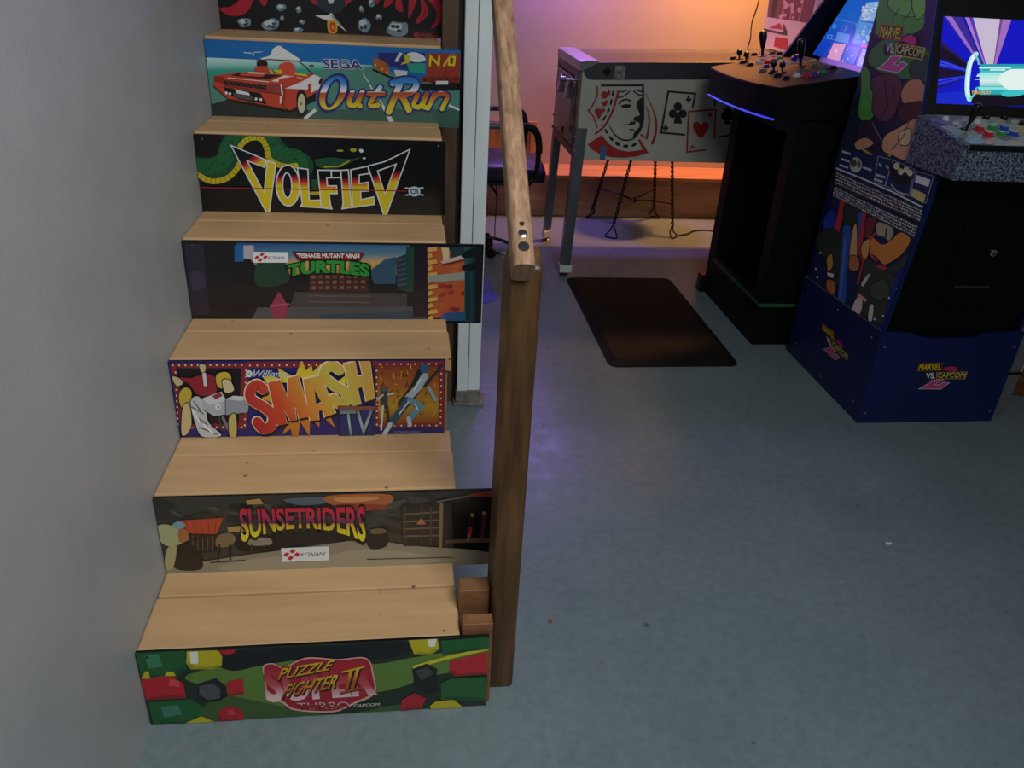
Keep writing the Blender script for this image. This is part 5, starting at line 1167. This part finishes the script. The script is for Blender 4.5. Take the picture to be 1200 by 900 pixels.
def lower(a):
    a.ol = ('#0c0e12', 5)
    a.crop(960, 160, 6.92)
    a.poly('#131c3e', [(190, 80), (300, 120), (420, 150), (480, 140), (600, 170), (960, 300), (850, 580), (140, 255)])
    a.line('#9aa0aa', [(140, 257), (350, 340), (600, 450), (845, 575)], 14, cap=False)
    for P in ([(480, 160), (600, 190), (535, 400), (450, 370)], [(600, 190), (775, 265), (730, 480), (540, 400)], [(785, 280), (930, 320), (870, 540), (740, 480)]): a.line('#7f88a0', P, 4, True)
    a.ell('#8f948c', 300, 230, 50, 62); a.ell('#3a3a2c', 280, 215, 26, 34); a.ell('#4a5040', 325, 225, 18, 30)
    a.blob('#14161a', [(600, 210), (760, 280), (720, 390), (590, 340)]); 
    for x, y, r in ((632, 240, 26), (665, 285, 24), (710, 270, 24), (740, 295, 24)): a.ell('#a3a084', x, y, r, r*1.1)
    a.line('#8a8f9c', cr([(590, 390), (640, 450), (720, 470)], 4), 10); a.poly('#b5a8a0', [(790, 310), (905, 350), (890, 410), (780, 370)]); a.poly('#9c8c5c', [(760, 420), (870, 470), (850, 540), (745, 480)])
    for i, (x, y) in enumerate(((190, 120), (180, 180), (170, 230), (360, 250), (470, 310), (450, 345), (490, 220), (545, 235))): a.poly('#8a93ac', [(x, y-9), (x+70-(i > 5)*45, y+14), (x+68-(i > 5)*45, y+32), (x-2, y+9)])
    a.part('info_strip_print', 'navy information strip')
    a.poly('#2a2a30', [(140, 275), (850, 590), (830, 700), (130, 400)]); a.poly('#2a2a30', [(125, 400), (810, 720), (780, 830), (110, 490)])
    rg = random.Random(31); T = []
    for r in range(2):
        for i in range(34):
            for j in range(4):
                u, v_ = (i+.5)/34, (j+.5)/4
                A_, B2, C_, D_ = ((150, 285), (845, 595), (825, 690), (135, 385)) if r == 0 else ((130, 405), (805, 725), (778, 820), (115, 480))
                x = (A_[0]*(1-u)+B2[0]*u)*(1-v_)+(D_[0]*(1-u)+C_[0]*u)*v_+rg.uniform(-3, 3); y = (A_[1]*(1-u)+B2[1]*u)*(1-v_)+(D_[1]*(1-u)+C_[1]*u)*v_+rg.uniform(-3, 3)
                T.append((x, y, rg.choice(['#8f949c', '#b5b8bc', '#6d6a70', '#a09088', '#7c88a0'])))
    a.lay(); h = a.h
    for x, y, c in T: a.h = h-a.eps; a.poly(c, [(x-9, y-10), (x+6, y-3), (x+5, y+9), (x-9, y+3)])
    a.part('portrait_rows_print', 'rows of tiny grey portraits')
    a.crop(940, 220, 5)
    a.poly('#0f1838', [(180, 60), (660, 300), (500, 850), (460, 850), (40, 540)])
    a.blob('#152a78', [(140, 160), (190, 130), (200, 210), (150, 260), (125, 230)]); a.line('#8c2626', cr([(240, 90), (225, 180), (205, 250), (230, 300), (280, 290)], 5), 34); a.blob('#1c2420', [(250, 100), (340, 130), (330, 210), (260, 240)])
    a.blob('#20261f', [(100, 270), (180, 240), (240, 300), (240, 420), (200, 620), (170, 500), (90, 350)]); a.line('#23407c', cr([(265, 240), (262, 340), (250, 450), (235, 660)], 5), 44); a.line('#3a5a9c', cr([(255, 300), (245, 450), (225, 640)], 5), 10)
    a.blob('#a87c50', [(300, 240), (325, 220), (328, 400), (335, 480), (285, 480), (280, 380)]); a.blob('#8a5430', [(285, 400), (335, 410), (335, 480), (280, 478)])
    a.line('#24407c', [(345, 160), (345, 330)], 30); a.line('#8c2626', cr([(370, 150), (345, 360), (365, 430), (335, 560)], 5), 22); a.blob('#5a1f1f', [(380, 180), (440, 180), (400, 300), (370, 280)])
    a.blob('#a8642e', [(400, 280), (470, 330), (520, 310), (580, 260), (640, 300), (600, 380), (520, 440), (480, 450), (430, 400), (390, 380)]); a.line('#8c2a20', cr([(430, 270), (395, 320), (400, 380), (440, 430)], 5), 14); a.blob('#7f7a68', [(450, 200), (540, 240), (520, 310), (480, 290), (440, 270)]); a.line('#2c2c28', [(500, 240), (490, 300)], 10)
    a.blob('#b5763c', [(350, 340), (400, 300), (390, 400), (360, 415)]); a.poly('#262c24', [(640, 380), (610, 450), (540, 510), (490, 490), (560, 440)])
    a.blob('#262b22', [(380, 420), (470, 470), (560, 540), (540, 640), (470, 800), (380, 760), (300, 700), (340, 560)]); a.blob('#333a2e', [(420, 560), (490, 540), (520, 620), (450, 660), (400, 620)]); a.line('#8c2a30', [(450, 460), (490, 470)], 20)
    a.blob('#a3948a', [(300, 690), (330, 640), (360, 660), (345, 740), (300, 720)]); a.blob('#a3948a', [(400, 690), (425, 690), (415, 780), (390, 770)]); a.poly('#b56a72', [(335, 615), (385, 655), (375, 670), (330, 635)]); a.blob('#9a968a', [(350, 560), (395, 500), (400, 520), (365, 580)])
    a.blob('#9c6838', [(150, 410), (180, 390), (185, 460), (155, 490)]); a.poly('#b5b4bc', [(152, 495), (190, 505), (188, 530), (155, 520)]); a.blob('#8a5026', [(150, 540), (195, 550), (195, 625), (150, 600)])
    a.poly('#101c5c', [(600, 470), (560, 500), (460, 850), (500, 850)]); a.poly('#c0c0c0', [(585, 545), (555, 595), (560, 612)])
    a.dots('#b5bac8', [(112, 382), (85, 475), (95, 525), (480, 750), (515, 645), (430, 770)], 6)
    a.part('side_print', 'blue, red, tan and dark green swirls of colour')
upper(a); upper(b_); lower(b_); a.ol = b_.ol = None
def title(a, A2, B2, C2, nm='title_lettering'):
    s_ = np.array([[125, 180, 1], [650, 460, 1], [330, 755, 1]], float); d_ = np.array([A2, B2, C2], float); X = np.linalg.solve(s_, d_)
    f = lambda P: [tuple(np.array([x, y, 1.])@X) for x, y in P]
    sc = math.hypot(B2[0]-A2[0], B2[1]-A2[1])/595
    a.poly('#c8447c', f([(90, 705), (330, 755), (435, 650), (370, 620), (320, 665), (275, 655), (380, 560), (240, 560), (200, 620)])); a.line('#b5a8ac', f([(90, 705), (330, 755), (435, 650), (370, 620), (320, 665), (275, 655), (380, 560), (240, 560), (200, 620)]), 11*sc, True)
    a.poly('#101014', f([(330, 400), (360, 340), (450, 290), (540, 320), (570, 400), (550, 450)])); a.poly('#b52a68', f([(370, 375), (400, 330), (465, 310), (530, 335), (548, 400), (510, 440), (440, 400)]))
    a.poly('#8c3a1c', f([(125, 180), (395, 215), (365, 385), (90, 345)])); a.poly('#3a160c', f([(137, 193), (382, 226), (354, 372), (104, 335)])); a.text('#d0b81f', 'MARVEL', f([(140, 208), (378, 238), (352, 362), (112, 326)]), .03)
    a.ell('#20222a', *f([(200, 480)])[0], 46*sc, 80*sc); a.text('#d8dce2', 'VS.', f([(195, 400), (290, 415), (280, 530), (185, 500)]), .03)
    a.poly('#b59a3a', f([(305, 405), (655, 460), (615, 605), (295, 548)])); a.poly('#17140e', f([(313, 416), (642, 468), (606, 592), (304, 538)])); a.text('#d8c060', 'CAPCOM', f([(318, 424), (632, 474), (602, 575), (310, 520)]), .015)
    a.part(nm, 'yellow, white and pink title letters')
a.crop(1020, 10, 10); title(a, (125, 180), (650, 460), (330, 755))
a = plane_art(mv, [(MX0, 1.092, 0), (MX0, 1.66, 0), (MX0, 1.652, .325), (MX0, 1.092, .342)], (-1, 0, 0), mt='printmatte')
a.crop(910, 320, 4.138); title(a, (222, 238), (348, 395), (285, 420))
a = plane_art(mv, [(MX0, 1.078, 0), (MX1, 1.078, 0), (MX1, 1.078, .343), (MX0, 1.078, .343)], (0, -1, 0), mt='printmatte')
a.crop(910, 320, 4.138); title(a, (690, 437), (925, 478), (795, 562))
for y, z in ((1.13, .06), (1.13, .30), (1.60, .06), (1.60, .27), (1.37, .03), (1.37, .30)): MB().lathe([(.004, 0), (.004, .001), (.002, .002)], (MX0, y, z), 8, (-1, 0, 0)).obj('screw', 'chrome', mv, smooth=True)
for x, z in ((2.05, .04), (2.05, .29), (2.515, .04), (2.515, .29)): MB().lathe([(.004, 0), (.004, .001), (.002, .002)], (x, 1.078, z), 8, (0, -1, 0)).obj('screw', 'chrome', mv, smooth=True)

# ================================================================ small things
gp = thing('metal_upright', (2.57, 1.18, 0), 'grey metal upright standing beside the navy cabinet', 'post')
box('upright', (2.548, 2.622, 1.125, 1.165, 0, 1.25), mat('grey_metal', '#74767a', .5, .3), gp, bevel=.002)
box('bracket', (2.545, 2.625, 1.12, 1.17, .16, .170), 'blackplastic', gp, bevel=.002)
wb = thing('wall_panel', (1.13, 3.79, .25), 'framed wooden board leaning on the ledge behind the chair', 'panel')
box('board', (.99, 1.268, 3.775, 3.795, .253, .50), 'ledge', wb, bevel=.003)
for b in ((.985, 1.273, .47, .502), (.985, 1.02, .253, .47), (1.238, 1.273, .253, .47)): box('frame_strip', (b[0], b[1], 3.763, 3.776, b[2], b[3]), 'ledge', wb, bevel=.002)
Fl = [hit(x, y, 'Z', .001) for x, y in ((550, 322), (570, 323), (584, 351), (562, 357))]
tag(MB().prism(Fl, (0, 0, .0025)).obj('glossy_sleeve', 'purple', None), 'shiny purple plastic sleeve lying on the floor behind the stairs', 'sleeve')
cb = thing('audio_cable', (.95, 2.95, 0), 'black cable with chrome plug looped on the floor behind the stairs', 'cable')
Pc = cr([(.80, 3.12, .006), (.917, 3.088, .006), (.993, 3.046, .006), (1.048, 2.96, .006), (1.052, 2.87, .006), (1.03, 2.83, .006)], 6)
MB().tube(Pc, .008, 8).obj('cord', 'cable', cb, smooth=True)
MB().tube(cr([(.80, 2.95, .006), (.901, 2.898, .006), (.956, 2.822, .006), (.972, 2.815, .006)], 6), .008, 8).obj('cord', 'cable', cb, smooth=True)
MB().tube([(.97, 2.816, .007), (1.0, 2.812, .007), (1.02, 2.815, .007), (1.034, 2.832, .007)], [.006, .009, .009, .006], 10).obj('plug', 'chrome', cb, smooth=True)
MB().tube(cr([(.93, 2.78, .405), (.94, 2.79, .30), (.95, 2.90, .12), (.96, 3.0, .02), (.93, 3.12, .005), (.85, 3.16, .005)], 6), .0028, 6).obj('hanging_cord', 'cable', ch, smooth=True)
tag(MB().tube(cr([(2.535, 3.797, 1.5), (2.526, 3.797, 1.219), (2.508, 3.797, 1.105), (2.516, 3.797, 1.014), (2.509, 3.797, .943), (2.515, 3.797, .6), (2.512, 3.797, .258)], 6), .003, 6).obj('wall_cable', 'cable', None, smooth=True), 'thin dark cord running down the orange lit back wall', 'cable')
tag(MB().tube(cr([(2.02, 3.16, .005), (2.10, 3.20, .005), (2.16, 3.26, .005), (2.24, 3.28, .005), (2.35, 3.24, .005)], 6), .0045, 6).obj('floor_cable', 'cable', None, smooth=True), 'short loop of black cord on the floor beside the wire stool', 'cable')
def scrap(x, y, pts, mt, name, label, cat):
    p = hit(x, y, 'Z', 0); tag(MB().prism([(p[0]+u_, p[1]+v_, .0004) for u_, v_ in pts], (0, 0, .0016)).obj(name, mt, None), label, cat)
scrap(1041, 637, [(-.010, -.004), (-.002, -.006), (.009, -.003), (.010, .003), (.001, .002), (-.006, .006)], 'wplastic', 'paper_scrap', 'tiny white paper scrap lying on the open grey floor', 'scrap')
scrap(645, 728, [(-.005, -.004), (.003, -.006), (.006, .002), (.001, .006), (-.005, .004)], 'block', 'wood_chip', 'tiny tan wood chip on the floor near the newel post', 'chip')
for o in bpy.data.objects:
    if '_o' in o: del o['_o']
